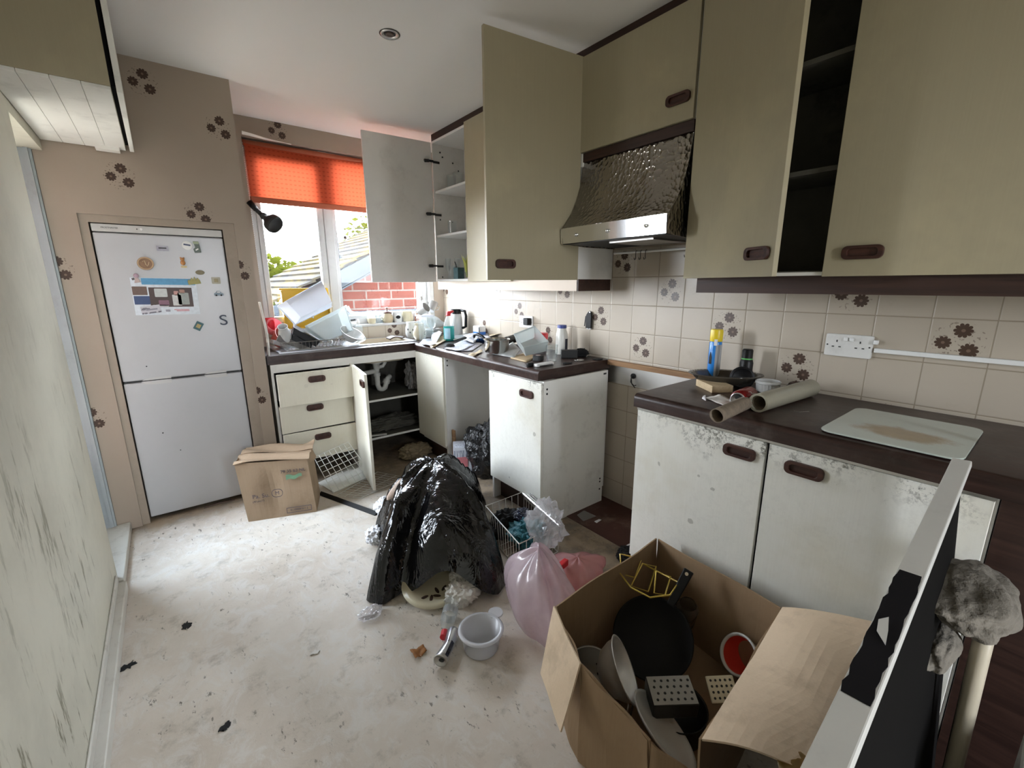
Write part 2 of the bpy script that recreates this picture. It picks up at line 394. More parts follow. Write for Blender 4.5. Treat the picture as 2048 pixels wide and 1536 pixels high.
def m_blind():
    n = NT('orange open-weave blind fabric'); P, x, y, z = n.geo()
    u = n.m_('FRACT', n.m_('DIVIDE', x, .03)); v = n.m_('FRACT', n.m_('DIVIDE', z, .03))
    k = n.m_('MULTIPLY', n.m_('LESS_THAN', n.m_('ABSOLUTE', n.m_('SUBTRACT', u, .5)), .25), n.m_('LESS_THAN', n.m_('ABSOLUTE', n.m_('SUBTRACT', v, .5)), .12))
    c = n.mix(n.m_('MULTIPLY', k, .55), (.38,.066,.028), (.18,.028,.012))
    c = n.mix(n.m_('MULTIPLY', n.noise(n.map(P, (40,40,300)), 3, 3), .25), c, (.27,.04,.016))
    d = n.bsdf(c, .8, spec=.1); tl = n.n('ShaderNodeBsdfTranslucent'); n.put(tl.inputs[0], c)
    m = n.n('ShaderNodeMixShader'); m.inputs[0].default_value = .30; n.t.links.new(d, m.inputs[1]); n.t.links.new(tl.outputs[0], m.inputs[2])
    return n.end(m.outputs[0])
def m_card(name, a=(.42,.30,.19), b=(.36,.25,.15), stain=0, axis=2):
    n = NT(name); P, x, y, z = n.pos()
    s = [3,3,3]; s[axis] = .15
    g = n.noise(n.map(P, tuple(20*q for q in s)), 3, 4, .6)
    c = n.mix(g, a, b)
    c = n.mix(n.m_('MULTIPLY', n.ramp(n.noise(P, 6, 6, .7), .48, .72), .3+stain), c, (.20,.135,.08))
    return n.end(n.bsdf(c, .8, 0, n.bump(g, .15, .002), .2))
def m_print(name, base, ink, rows=60, cut=.42, inkamt=.8):
    # printed paper: text lines and blocks
    n = NT(name); P, x, y, z = n.pos()
    line = n.m_('LESS_THAN', n.m_('FRACT', n.m_('MULTIPLY', y, float(rows))), cut)
    wd = n.m_('GREATER_THAN', n.noise(n.map(P, (rows*2.2, rows, 1)), 1, 2), .47)
    bl = n.m_('GREATER_THAN', n.noise(n.map(P, (8, 8, 1)), 1.3, 1), .44)
    k = n.m_('MULTIPLY', n.m_('MULTIPLY', line, wd), bl)
    c = n.mix(n.m_('MULTIPLY', k, inkamt), base, ink)
    return n.end(n.bsdf(c, .65, spec=.3))
def m_bag(name, col, rough=.22, bs=.7, bscale=11):
    n = NT(name); P, x, y, z = n.geo()
    a = n.noise(n.map(P, (1,1,.45)), bscale, 4, .6, 1.2); b = n.noise(P, bscale*3, 3, .6)
    h = n.m_('ADD', n.m_('ABSOLUTE', n.m_('SUBTRACT', a, .5)), n.m_('MULTIPLY', b, .18))
    return n.end(n.bsdf(col, rough, 0, n.bump(h, bs, .03), .55))
def m_painted_dirty(name, base, streaks=.7):
    n = NT(name); P, x, y, z = n.geo()
    c = n.mix(n.ramp(n.noise(P, 2.2, 6, .65), .38, .7), base, tuple(v*.84 for v in base))
    s1 = n.m_('MULTIPLY', n.ramp(n.noise(n.map(P, (1,16,3.2)), 1.6, 5, .7), .55, .66), n.ramp(n.noise(P, 2.2, 3), .38, .60))
    low = n.ramp(n.m_('ADD', z, n.m_('MULTIPLY', n.noise(P, 3, 3), .8)), 2.0, .5)
    c = n.mix(n.m_('MULTIPLY', n.m_('MULTIPLY', s1, n.m_('MAXIMUM', low, .15)), streaks), c, (.16,.145,.09))
    return n.end(n.bsdf(c, .6, 0, n.bump(n.noise(P, 14, 6), .12, .01), .3))
M = {}
M['ceil'] = mat('ceiling paint', (.72,.70,.67), .75, var=.03, scale=1.5)
M['tile'] = m_tiles('cream wall tiles with brown daisies', True, -1.538, .9135)
M['tileb'] = m_tiles('cream wall tiles behind the sink', False, 1.48, .879)
M['paper'] = m_paper('beige washable wallpaper with brown daisies', .0005, 2.2645, [(0,0),(-1,-3),(2,-1),(1,-4),(-3,-6),(2,-6),(-3,-11),(2,-11)])
M['paperw'] = m_paper('beige wallpaper above the window', .7235, 2.3155, [(0,0)])
M['plainpaper'] = mat('plain beige wall', (.32,.265,.21), .6, var=.1, dirt=.2)
M['floor'] = m_floor()
M['lino'] = mat('dark red quarry floor', (.06,.020,.013), .55, var=.4, scale=9, dirt=.5, dirtcol=(.24,.17,.12), bump=.2)
M['dirtwhite'] = m_painted_dirty('grimy cream painted panel', (.60,.58,.48), 1.0)
M['skirt'] = mat('scuffed white skirting paint', (.60,.58,.52), .5, dirt=.45, dirtcol=(.25,.22,.17), dscale=9)
M['jamb'] = mat('pale frame with daylight blue in the colour', (.30,.33,.34), .5, dirt=.3)  # blue cast of the window daylight put into the frame colour
M['door'] = m_door('cream melamine door', mould=0)
M['doorm'] = m_door('cream melamine door with mould', (.85,.84,.77), mould=.9)
M['doorl'] = m_door('cream drawer front', (.74,.71,.60), mould=.25)
M['carc'] = mat('grey white cabinet laminate', (.74,.73,.70), .45, var=.06, dirt=.15)
M['carcdark'] = mat('stained shade-dark cabinet inside', (.075,.07,.055), .8, var=.4, dirt=.8, dirtcol=(.02,.017,.012))  # laminate darkened so its colour carries the shade inside the cupboards
M['edge'] = mat('white cabinet edging', (.80,.79,.74), .4, var=.05, dirt=.25)
M['handle'] = m_wood('red brown wooden handle', (.03,.010,.007), (.07,.024,.015), 1, .35)
M['worktop'] = m_wood('dark brown wood grain worktop', (.018,.008,.006), (.044,.020,.015), 1, .25, dust=.22)
M['worktopx'] = m_wood('dark brown wood grain sink worktop', (.018,.008,.006), (.044,.020,.015), 0, .25, dust=.2)
M['fascia'] = m_wood('dark brown fascia', (.024,.010,.007), (.05,.022,.015), 1, .4)
M['pelmet'] = mat('pale pelmet board', (.58,.49,.40), .5, var=.08)
M['batten'] = m_wood('raw timber batten', (.22,.12,.06), (.34,.20,.10), 1, .7)
M['metal'] = mat('brushed steel', (.55,.54,.52), .32, 1, var=.1)
M['steel'] = mat('polished steel', (.62,.61,.58), .16, 1, var=.08)
M['alu'] = mat('bright aluminium', (.62,.63,.65), .30, 1, var=.1)
M['aluold'] = mat('dull aluminium', (.45,.44,.42), .38, 1, var=.2, dirt=.3)
M['hammer'] = m_hammered()
M['chrome'] = mat('chrome', (.8,.8,.8), .08, 1, var=.02)
M['hoodfront'] = mat('glossy steel hood lip', (.82,.82,.82), .07, 1, var=.06, bump=.015, bscale=25)
M['alud'] = mat('worn aluminium', (.85,.85,.85), .42, .65, var=.12, scale=20)
M['dark'] = mat('dark metal', (.008,.008,.008), .5, var=.2)
M['black'] = mat('black plastic', (.004,.004,.0045), .42, var=.2, spec=.3)
M['blackmatt'] = mat('matt black', (.010,.009,.010), .85, var=.3, spec=.12)
M['pan'] = mat('worn non-stick coating', (.004,.0036,.0036), .55, spec=.25, var=.4, scale=40, bump=.1, bscale=200)
M['white'] = mat('white plastic', (.74,.74,.72), .35, var=.05)
M['fridge'] = mat('white enamelled steel', (.45,.46,.475), .30, var=.03, dirt=.06, dirtcol=(.3,.28,.25))
M['fridgetrim'] = mat('white fridge trim plastic', (.50,.50,.48), .4, var=.04)
M['upvc'] = mat('white window frame', (.50,.50,.49), .35, var=.06, dirt=.2)
M['ceramic'] = mat('white glazed china', (.60,.60,.58), .15, var=.04)
M['cream'] = mat('cream glazed pottery', (.62,.56,.40), .25, var=.1)
M['stone'] = mat('stoneware', (.40,.33,.22), .35, var=.25)
M['brownlid'] = mat('brown glaze', (.07,.03,.02), .2, var=.2)
M['paperwhite'] = mat('crumpled white paper', (.74,.74,.76), .7, var=.08)
M['tissue'] = mat('soiled tissue', (.66,.63,.58), .8, var=.2, dirt=.3)
M['letter'] = m_print('printed letter', (.58,.60,.65), (.15,.17,.23), 55)
M['letterb'] = m_print('printed leaflet', (.52,.52,.57), (.09,.09,.12), 38, .5)
M['tan'] = mat('buff envelope paper', (.55,.45,.30), .7, var=.1)
M['card'] = m_card('brown corrugated cardboard', (.74,.585,.42), (.68,.525,.37))
M['cardold'] = m_card('faded creased cardboard', (.36,.265,.18), (.295,.205,.13), .12)
M['cardin'] = m_card('cardboard box wall', (.33,.225,.135), (.27,.18,.105))
M['ink'] = mat('purple grey stencil ink', (.085,.066,.08), .8)
M['inkblack'] = mat('black ink', (.02,.02,.022), .7)
M['green'] = mat('green print', (.16,.30,.18), .8, var=.4, scale=30)
M['tape'] = clear('brown parcel tape', (.62,.45,.18), .3, .1, bump=.5)
M['bag'] = m_bag('black bin bag plastic', (.0025,.0025,.003), .12, .55, 7)
M['bagfine'] = m_bag('black bin bag plastic taut', (.003,.003,.0035), .16, .9, 16)
M['clear'] = clear('clear thin plastic', (.95,.97,.97), .16, .08, bump=.2)
M['clearbag'] = clear('clear crumpled carrier bag', (.93,.92,.93), .30, .15, .2, .4, 26)
M['pinkbag'] = clear('pinkish translucent bag', (.78,.66,.70), .55, .18, .3, .5, 14)
M['pinkfill'] = clear('pink translucent filled bag', (.80,.42,.42), .72, .2, .2, .5, 14)
M['milky'] = clear('milky translucent plastic', (.74,.77,.76), .55, .2, .1)
M['milkyw'] = clear('frosted white plastic', (.78,.79,.82), .88, .25, .05)
M['glass'] = clear('drinking glass', (.95,.97,.97), .05, .02)
M['pane'] = clear('window glass', (.985,.99,.99), .0015, .01)
M['greyglass'] = clear('smoked glass dish', (.25,.22,.18), .35, .03)
M['bottlegrn'] = mat('turquoise liquid', (.02,.36,.33), .15, var=.1)
M['teal'] = clear('washing up liquid', (.35,.80,.72), .4, .1)
M['red'] = mat('red plastic', (.55,.02,.03), .3)
M['redin'] = mat('red inside of tub', (.60,.05,.03), .4, var=.1)
M['pink'] = clear('pink plastic', (.95,.42,.45), .7, .2)
M['redbowl'] = mat('dull red bowl', (.42,.07,.05), .4)
M['yellow'] = mat('yellow plastic crate', (.55,.33,.004), .4, var=.08)
M['yellowwire'] = mat('yellow coated wire', (.62,.45,.08), .35)
M['blue'] = mat('blue packaging', (.03,.16,.55), .4)
M['bluebag'] = m_bag('teal blue bag', (.03,.17,.21), .35, .8, 18)
M['navy'] = m_bag('navy glossy packet', (.006,.009,.03), .18, .9, 18)
M['cola'] = mat('dark red can', (.22,.012,.012), .25, .4, var=.2)
M['coalgrey'] = mat('charcoal', (.02,.02,.02), .6, var=.2)
M['glove'] = mat('black cloth', (.006,.006,.0065), .9, bump=.5, bscale=80)
M['wirew'] = mat('white coated wire', (.72,.71,.66), .4, var=.08)
M['pipe'] = mat('white waste pipe', (.60,.59,.54), .4, dirt=.25)
M['wood'] = m_wood('pale wood block', (.46,.34,.20), (.58,.45,.28), 1, .6)
M['leaf'] = mat('dry brown leaf', (.33,.14,.04), .7, var=.3, scale=60)
M['brown'] = mat('brown plastic', (.06,.035,.024), .5, var=.2)
M['tubec'] = m_wood('worn cardboard tube', (.14,.11,.08), (.22,.17,.12), 1, .7)
M['filmroll'] = clear('roll of clear film', (.50,.47,.36), .85, .12, .12, .4, 14)
M['mop'] = mat('grey mop cloth', (.17,.15,.12), .95, var=.3, scale=20, bump=.8, bscale=50, bd=.01)
M['pole'] = mat('beige plastic pole', (.50,.44,.33), .4)
M['foliage'] = m_leaf('sunlit hedge leaves', (.017,.023,.001), (.044,.044,.003))
M['bark'] = mat('bark', (.10,.08,.06), .9)
M['brick'] = m_brick(); M['roof'] = m_roof()
M['felt'] = mat('grey mineral felt', (.045,.047,.05), 1.0, spec=.03, var=.5, scale=30)
M['lead'] = mat('grey soffit paint', (.022,.026,.03), 1.0, spec=.03, var=.2)
M['lawn'] = mat('rough lawn', (.02,.023,.006), 1.0, spec=.03, var=.4, scale=20)
M['blind'] = m_blind()
M['orangehem'] = mat('orange blind hem', (.36,.09,.04), .7)
M['ribbed'] = mat('dark grey ribbed plastic', (.006,.0055,.005), 1.0, var=.2, spec=.08)
M['whitepaint'] = mat('worn white gloss paint', (.58,.57,.53), .4, var=.08, dirt=.2)
M['socket'] = mat('white bakelite', (.66,.65,.62), .35, dirt=.2)
# ---------------------------------------------------------------- the room
ZC, XW, YB = 2.447, 2.063, 3.66
bm = BM(); box(bm, -.34, XW, -2.2, 3.66, -.05, 0); struct('floor', bm, M['floor'])
bm = BM(); box(bm, 1.70, 2.061, 1.07, 1.70, 0, .0035); o = struct('trim_1', bm, M['lino']); o['label'] = 'dark red floor patch left bare between the cupboards'
bm = BM(); box(bm, -.7, 2.3, -2.3, 3.95, ZC, ZC+.06); struct('ceiling', bm, M['ceil'])
bm = BM(); box(bm, XW, XW+.12, -2.3, 3.92, 0, ZC); struct('wall_right', bm, M['tile'])
bm = BM()                                                # window wall with its opening
X0, X1, Z0, Z1 = .572, 1.965, 1.02, 2.322
box(bm, .40, X0, YB, YB+.22, 0, ZC); box(bm, X1, XW, YB, YB+.22, 0, ZC); box(bm, X0, X1, YB, YB+.22, Z1, ZC)
struct('wall_back', bm, M['paperw'])
bm = BM(); box(bm, X0, X1, YB, YB+.22, 0, Z0-.02); o = struct('wall_sink', bm, M['tileb'])
bm = BM()                                                # boxed-in niche round the fridge
NX0, NX1, NZ = -.270, .388, 1.693
box(bm, -.375, NX0, 3.10, 3.66, 0, ZC); box(bm, NX1, .459, 3.10, 3.66, 0, ZC); box(bm, NX0, NX1, 3.10, 3.66, NZ, ZC)
struct('wall_alcove', bm, M['paper'])
bm = BM(); box(bm, NX0, -.236, 3.112, 3.64, 0, NZ); box(bm, .330, NX1, 3.112, 3.64, 0, NZ); box(bm, -.236, .330, 3.112, 3.64, 1.656, NZ); box(bm, -.236, .33, 3.62, 3.66, 0, 1.656)
o = struct('trim_2', bm, M['plainpaper']); o['label'] = 'plain beige frame lining the fridge niche'
bm = BM(); box(bm, -.58, -.34, -2.3, 2.50, 0, ZC); box(bm, -.58, -.34, 2.5, 3.10, 1.96, ZC); struct('wall_left', bm, M['dirtwhite'])
bm = BM(); box(bm, -.62, -.376, 3.085, 3.30, 0, ZC); box(bm, -.40, -.385, 3.07, 3.085, .05, 1.96)
o = struct('trim_3', bm, M['jamb']); o['label'] = 'pale grey, daylight-tinted side of the left window opening'
# side window in the left wall: it lights the floor in front of the fridge
bm = BM(); fx0, fx1 = -.56, -.51
box(bm, fx0, fx1, 2.5, 2.545, .05, 1.96); box(bm, fx0, fx1, 3.04, 3.085, .05, 1.96); box(bm, fx0, fx1, 2.545, 3.04, .05, .42); box(bm, fx0, fx1, 2.545, 3.04, 1.91, 1.96); box(bm, fx0, fx1, 2.545, 3.04, .95, 1.0)  # tall bottom panel is unseen, added to block light onto the floor
w2 = struct('window_2', bm, M['upvc'])
bm = BM(); box(bm, -.538, -.532, 2.545, 3.04, .42, .95); box(bm, -.538, -.532, 2.545, 3.04, 1.0, 1.91); struct('glass_pane', bm, M['pane'], w2)
bm = BM(); box(bm, -.56, -.318, 2.47, 3.098, 0, .045); o = struct('trim_4', bm, M['skirt'], bevel=.004); o['label'] = 'white threshold under the left window'
bm = BM(); box(bm, -.34, -.306, -2.2, 2.44, 0, .05); box(bm, -.34, -.332, -2.2, 2.44, .05, .09)
struct('baseboard_left', bm, M['skirt'], bevel=.004)
# wall behind the photographer, with an unseen opening added for fill daylight
bm = BM(); box(bm, -.34, .55, -2.3, -2.2, 0, ZC); box(bm, .85, XW, -2.3, -2.2, 0, ZC); box(bm, .55, .85, -2.3, -2.2, 2.1, ZC)
struct('wall_front', bm, M['plainpaper'])
# ---- kitchen window
wn = bpy.data.objects.new('window_1', None); link(wn); wn['kind'] = 'structure'; wn.location = (0, 0, 0)
yf0, yf1 = 3.725, 3.785
bm = BM(); box(bm, X0, .612, yf0, yf1, Z0, Z1); box(bm, 1.885, 1.925, yf0, yf1, Z0, Z1); box(bm, X0, 1.925, yf0, yf1, Z1-.05, Z1); box(bm, X0, 1.925, yf0, yf1, Z0, Z0+.045); box(bm, 1.07, 1.138, yf0-.012, yf1, Z0, Z1)
struct('window_frame', bm, M['upvc'], wn, bevel=.004)
bm = BM(); box(bm, .612, .648, yf0-.006, yf1-.01, Z0+.045, Z1-.05); box(bm, 1.022, 1.07, yf0-.006, yf1-.01, Z0+.045, Z1-.05); box(bm, .648, 1.022, yf0-.006, yf1-.01, Z0+.045, Z0+.09); box(bm, .648, 1.022, yf0-.006, yf1-.01, Z1-.10, Z1-.05)
struct('casement', bm, M['upvc'], wn, bevel=.004)
bm = BM(); box(bm, 1.138, 1.165, yf0+.004, yf1-.01, Z0+.045, Z1-.05); box(bm, 1.845, 1.885, yf0+.004, yf1-.01, Z0+.045, Z1-.05); box(bm, 1.165, 1.845, yf0+.004, yf1-.01, Z0+.045, Z0+.07); struct('glazing_bead', bm, M['upvc'], wn)
bm = BM(); box(bm, .648, 1.022, 3.752, 3.757, Z0+.09, Z1-.1); box(bm, 1.165, 1.845, 3.752, 3.757, Z0+.07, Z1-.05); struct('glass_pane', bm, M['pane'], wn)
bm = BM(); box(bm, X0-.0, X1, 3.655, 3.80, Z0-.02, Z0); struct('window_sill', bm, M['upvc'], wn, bevel=.003)
bm = BM(); box(bm, 1.925, X1, 3.668, 3.80, Z0, Z1); struct('window_jamb', bm, M['upvc'], wn)
bm = BM(); box(bm, .905, .93, yf0-.03, yf0-.006, 1.18, 1.20); box(bm, .905, .915, yf0-.045, yf0-.03, 1.09, 1.20); struct('window_latch', bm, M['metal'], wn)
# ---- torn white strip along the window head
bm = BM()
V = grid(bm, lambda u, v: Vector((.575+.30*u, 3.648-.012*v-.004*math.sin(9*u), 2.318+.018*v*(1-u)-.006*u*v+.01*(1-u)**2)), 14, 4)
o = struct('trim_5', bm, M['edge'], solid=.003); o['label'] = 'torn pale strip curling off the window head'
# ---- roller blind
bl = thing('roller_blind', 'bright orange roller blind half lowered over the kitchen window', 'blind', (.57, 3.70, 2.28))
bm = BM(); cyl(bm, (.01, 0, .012), (1.345, 0, .012), .02, n=20); obj('roller', bm, M['orangehem'], bl, smooth=True)
bm = BM(); grid(bm, lambda u, v: Vector((.015+1.325*u, -.018+.006*math.sin(u*5), .01-.345*v)), 30, 10); obj('blind_fabric', bm, M['blind'], bl, smooth=True)
bm = BM(); box(bm, .012, 1.343, -.026, -.008, -.372, -.332); obj('hem_bar', bm, M['orangehem'], bl, bevel=.006)
bm = BM()
for k in range(60): bmesh.ops.create_uvsphere(bm, u_segments=6, v_segments=4, radius=.0035, matrix=TR(.003, -.03, .0-.0145*k))
obj('bead_chain', bm, M['white'], bl)
pc = thing('pull_cord', 'thin pull cord with a small brown knob hanging before the right pane', 'cord', (1.262, 3.71, 1.64))
p_ = py(690, 470, 3.70); pc.location = (p_.x, 3.70, p_.z-.02)
bm = BM(); tube(bm, [(0, 0, .0), (.002, 0, .12), (-.003, 0, .30)], .0018, 6); obj('cord', bm, M['brown'], pc)
bm = BM(); bmesh.ops.create_uvsphere(bm, u_segments=12, v_segments=8, radius=.014); obj('knob', bm, M['brown'], pc, smooth=True)
# ---- ceiling downlight
cl = thing('ceiling_downlight', 'small round recessed downlight in the white ceiling', 'ceiling light', (.978, 2.131, ZC))
bm = BM(); lathe(bm, [(.026,.002),(.029,-.004),(.040,-.007),(.043,-.001)], 32); obj('bezel', bm, M['metal'], cl, smooth=True)
bm = BM(); lathe(bm, [(.0265,-.001),(.018,-.0008),(0,-.0006)], 28); obj('reflector', bm, M['dark'], cl)
bm = BM(); lathe(bm, [(.018,-.0012),(.018,-.005),(.012,-.007),(0,-.007)], 24); obj('lamp', bm, M['brown'], cl, smooth=True)
bm = BM(); lathe(bm, [(.043,0),(.046,-.002),(.043,-.0035)], 28); obj('rim', bm, M['dark'], cl)
# ---------------------------------------------------------------- outside the window
bm = BM(); box(bm, -9, 14, 4.2, 30, -.6, -.5); o = struct('ground', bm, M['lawn'])
g = thing('neighbouring_house', 'red brick outbuilding with a low lichened tiled roof beyond the window', 'house', (0, 7.5, -.5))
# local frame: world minus origin
def hl(p): return (p[0], p[1]-7.5, p[2]+.5)
E0, E1 = Vector((1.20, 7.3, 1.07)), Vector((6.0, 7.3, 3.55))       # verge facing the window
B0, B1 = Vector((1.20, 11.5, 1.07)), Vector((6.0, 11.5, 3.55))
bm = BM(); pts = [(2.25, -.5), (6.0, -.5), (6.0, 3.2), (2.25, 1.36)]
A = [bm.verts.new(hl((x, 7.75, z))) for x, z in pts]; Bv = [bm.verts.new(hl((x, 11.2, z))) for x, z in pts]
for i in range(4): bm.faces.new((A[i], A[(i+1)%4], Bv[(i+1)%4], Bv[i]))
bm.faces.new(A); bm.faces.new(Bv); obj('brick_wall', bm, M['brick'], g)
bm = BM(); nx = Vector((E1-E0)).normalized(); up = Vector((-nx.z, 0, nx.x)); L = (E1-E0).length
for i in range(22):                                                   # courses of tiles, each stepping over the next
    t0, t1 = i*L/22, (i+1)*L/22+.04
    a = E0+nx*t0+up*.03; b = E0+nx*t1-up*.005
    for j in range(17):
        y0 = 7.3+j*.247; y1 = y0+.238
        vs = [Vector((a.x, y0, a.z)), Vector((b.x, y0, b.z)), Vector((b.x, y1, b.z)), Vector((a.x, y1, a.z))]
        vs2 = [v-up*.03 for v in vs]; q = [bm.verts.new(hl(v)) for v in vs+vs2]
        for f in ((0,1,2,3),(7,6,5,4),(0,4,5,1),(1,5,6,2),(2,6,7,3),(3,7,4,0)): bm.faces.new([q[k] for k in f])
obj('tiled_roof', bm, M['roof'], g)
bm = BM()
for off, h, dy in ((-.06, .17, 0), (-.20, .10, .04)):
    q = []
    for P in (E0, E1):
        for s in (0, -h): q.append(P+up*(off+s)+Vector((0, dy, 0)))
    v = [bm.verts.new(hl(p)) for p in q]+[bm.verts.new(hl(p+Vector((0,.03,0)))) for p in q]
    for f in ((0,2,3,1),(4,5,7,6),(0,4,6,2),(1,3,7,5),(0,1,5,4),(2,6,7,3)): bm.faces.new([v[k] for k in f])
obj('barge_board', bm, M['lead'], g)
bm = BM(); q = []
for P in (E0, E1):
    for y in (7.33, 7.76): q.append(bm.verts.new(hl(Vector((P.x, y, P.z))-up*.32)))
bm.faces.new((q[0], q[1], q[3], q[2])); obj('soffit', bm, M['lead'], g, solid=.02)
bm = BM(); box(bm, 2.0, 5.0, 6.6, 7.74, .74, .90, Matrix.Translation((0,-7.5,.5))); g2 = None
obj('flat_roof', bm, M['felt'], g, bevel=.02)
bm = BM(); box(bm, 2.1, 5.0, 6.75, 7.74, -.5, .74, Matrix.Translation((0,-7.5,.5))); obj('lean_to_wall', bm, M['brick'], g)
bm = BM(); cyl(bm, hl((2.52, 8.2, 1.55)), hl((2.52, 8.2, 2.25)), .05, n=14); obj('vent_pipe', bm, M['lead'], g)
bm = BM(); prism(bm, [(2.3,1.38),(2.95,1.72),(2.45,1.85)], 8.1, 8.3, Matrix(((1,0,0,0),(0,0,1,-7.5),(0,1,0,.5),(0,0,0,1)))); obj('lead_flashing', bm, M['lead'], g)
bm = BM(); tube(bm, [hl(py(u, v, 6.55)) for u, v in ((690,612),(703,625),(735,632),(770,628),(830,636))], .02, 8); tag(obj('hose', bm, M['white'], loc=(0, 7.5, -.5)), 'white hose lying on the grey felt roof outside', 'hose')
def tree(label, loc, rx, ry, rz, n, seed, cat='tree', ls=.09):
    rnd = random.Random(seed); t = thing('leafy_tree' if cat == 'tree' else 'garden_hedge', label, cat, loc)
    bm = BM(); cyl(bm, (0, 0, 0), (0, 0, rz), .09, .05, 10); obj('trunk', bm, M['bark'], t)
    bm = BM(); 
    for k in range(n):
        d = Vector((rnd.gauss(0,1), rnd.gauss(0,1), rnd.gauss(0,1))).normalized()*(.55+.45*rnd.random())
        k2 = 1+.25*mnoise.noise(d*2.3)
        c = Vector((d.x*rx*k2, d.y*ry*k2, rz*1.1+d.z*rz*k2)); a = Vector((rnd.gauss(0,1), rnd.gauss(0,1), rnd.gauss(0,1))).normalized(); x, y = frame_of(a)
        s = ls*(.6+.8*rnd.random())
        f = bm.faces.new([bm.verts.new(c+x*s), bm.verts.new(c+y*s*.55), bm.verts.new(c-x*s), bm.verts.new(c-y*s*.55)])
    obj('foliage', bm, M['foliage'], t)
tree('sunlit yellow-green hedge left of the neighbouring roof', (2.6, 14.2, -.5), 2.7, 1.5, 1.25, 5000, 3, 'hedge', .11)
tree('sunlit tree rising behind the neighbouring roof', (7.4, 16.5, -.5), 2.0, 1.6, 2.35, 4000, 5, 'tree', .12)
tree('small shrub low behind the left window pane', (1.15, 7.0, -.5), .55, .5, .62, 1800, 9, 'shrub', .06)
bm = BM()
for k in range(10): box(bm, -1.5+k*.32, -1.22+k*.32, 8.9, 8.93, -.5, .75)
box(bm, -1.5, 1.7, 8.93, 8.97, .45, .52); box(bm, -1.5, 1.7, 8.93, 8.97, -.2, -.13)
tag(obj('garden_fence', bm, M['edge']), 'pale board fence low down beyond the left pane', 'fence')

bm = BM(); box(bm, -2.8, -2.6, -1.0, 5.2, -.5, 1.0); tag(obj('sky_blocker_wall', bm, M['brick']), 'brick wall added outside the left window to block low sky', 'wall')  # unseen wall added to cut low skylight through the side window

bm = BM(); box(bm, -6.0, -.585, 2.05, 2.35, -.5, 5.0); tag(obj('side_blocker_wall', bm, M['brick']), 'tall brick wall added outside the left window to shade the fridge', 'wall')  # unseen wall added to keep grazing skylight off the fridge
# ---------------------------------------------------------------- fitted cupboards
def handle(parent, M_, w=.108, h=.042):
    bm = BM(); ring_prism(bm, rrect(w, h, .016), rrect(w-.03, h-.018, .010), 0, .012, M_); prism(bm, rrect(w-.02, h-.01, .010), 0, .0025, M_)
    o = obj('handle', bm, M['handle'], parent, bevel=.003); return o
# matrices mapping (across, up, out) -> world for the four facings
def face_mx(x, y, z): return Matrix(((0,0,-1,x),(-1,0,0,y),(0,1,0,z),(0,0,0,1)))     # looks to -X, across = -Y
def face_px(x, y, z): return Matrix(((0,0,1,x),(1,0,0,y),(0,1,0,z),(0,0,0,1)))
def face_my(x, y, z): return Matrix(((1,0,0,x),(0,0,-1,y),(0,1,0,z),(0,0,0,1)))      # looks to -Y, across = +X
def doorpart(parent, hinge, ang, wdt, z0, z1, hx, hz, m='door', name='door', t=.018, inside=None, sgn=1):
    """door hinged at `hinge` (x,y); ang = direction from the hinge to the free edge; outside face on the left of that direction when sgn=1"""
    d = bpy.data.objects.new(name, None); link(d)
    R_ = Matrix.Translation((hinge[0], hinge[1], 0)) @ Matrix.Rotation(ang, 4, 'Z')
    bm = BM(); box(bm, .002, wdt-.002, 0 if sgn > 0 else -t, t if sgn > 0 else 0, z0, z1, R_)
    bpy.data.objects.remove(d)
    o = obj(name, bm, M[m], parent, bevel=.0015)
    if hx is not None:
        yy = t if sgn > 0 else -t
        if sgn > 0: H = R_ @ Matrix(((-1,0,0,hx),(0,0,1,yy),(0,1,0,hz),(0,0,0,1)))
        else: H = R_ @ Matrix(((1,0,0,hx),(0,0,-1,yy),(0,1,0,hz),(0,0,0,1)))
        handle(o, H)
    return o
def panel(parent, name, b, m='carc', bev=.001):
    bm = BM(); box(bm, *b); return obj(name, bm, M[m], parent, bevel=bev)
def screwholes(parent, pts, axis):
    for p in pts:
        d = Vector((0,-.0012,0)) if axis == 'y' else Vector((-.0012,0,0))
        bm = BM(); cyl(bm, Vector(p)-d*.3, Vector(p)+d, .006, n=10); obj('screw_hole', bm, M['dark'], parent)
# ---- right base unit with two doors
c = thing('base_cabinet', 'long cream base cupboard with two mould-speckled doors below the worn brown worktop', 'cabinet', (0, 0, 0))
panel(c, 'side_panel', (1.508, 2.03, 1.045, 1.061, 0, .843), 'edge'); panel(c, 'side_panel', (1.508, 2.03, .036, .052, 0, .843))
panel(c, 'bottom_panel', (1.508, 2.03, .052, 1.045, .15, .166)); panel(c, 'back_panel', (2.03, 2.04, .036, 1.061, .1, .843)); panel(c, 'plinth', (1.56, 1.575, .052, 1.045, 0, .15), 'fascia')
panel(c, 'top_rail', (1.508, 1.60, .052, 1.045, .827, .843))
doorpart(c, (1.508, 1.058), -PI/2, .506, .16, .832, .424, .776, 'doorm', sgn=-1)
doorpart(c, (1.508, .040), PI/2, .506, .16, .832, .397, .776, 'doorm', sgn=1)
bm = BM(); box(bm, 1.489, 1.508, .04, 1.058, .834, .843); obj('edge_strip', bm, M['metal'], c)
# ---- tall brown end panel at the right
c = thing('end_panel_unit', 'dark brown end panel closing the worktop at the right edge', 'panel', (0, 0, 0))
panel(c, 'front_panel', (1.500, 1.518, -.62, .034, 0, .843), 'fascia'); panel(c, 'side_panel', (1.518, 2.04, .018, .034, 0, .843), 'fascia')
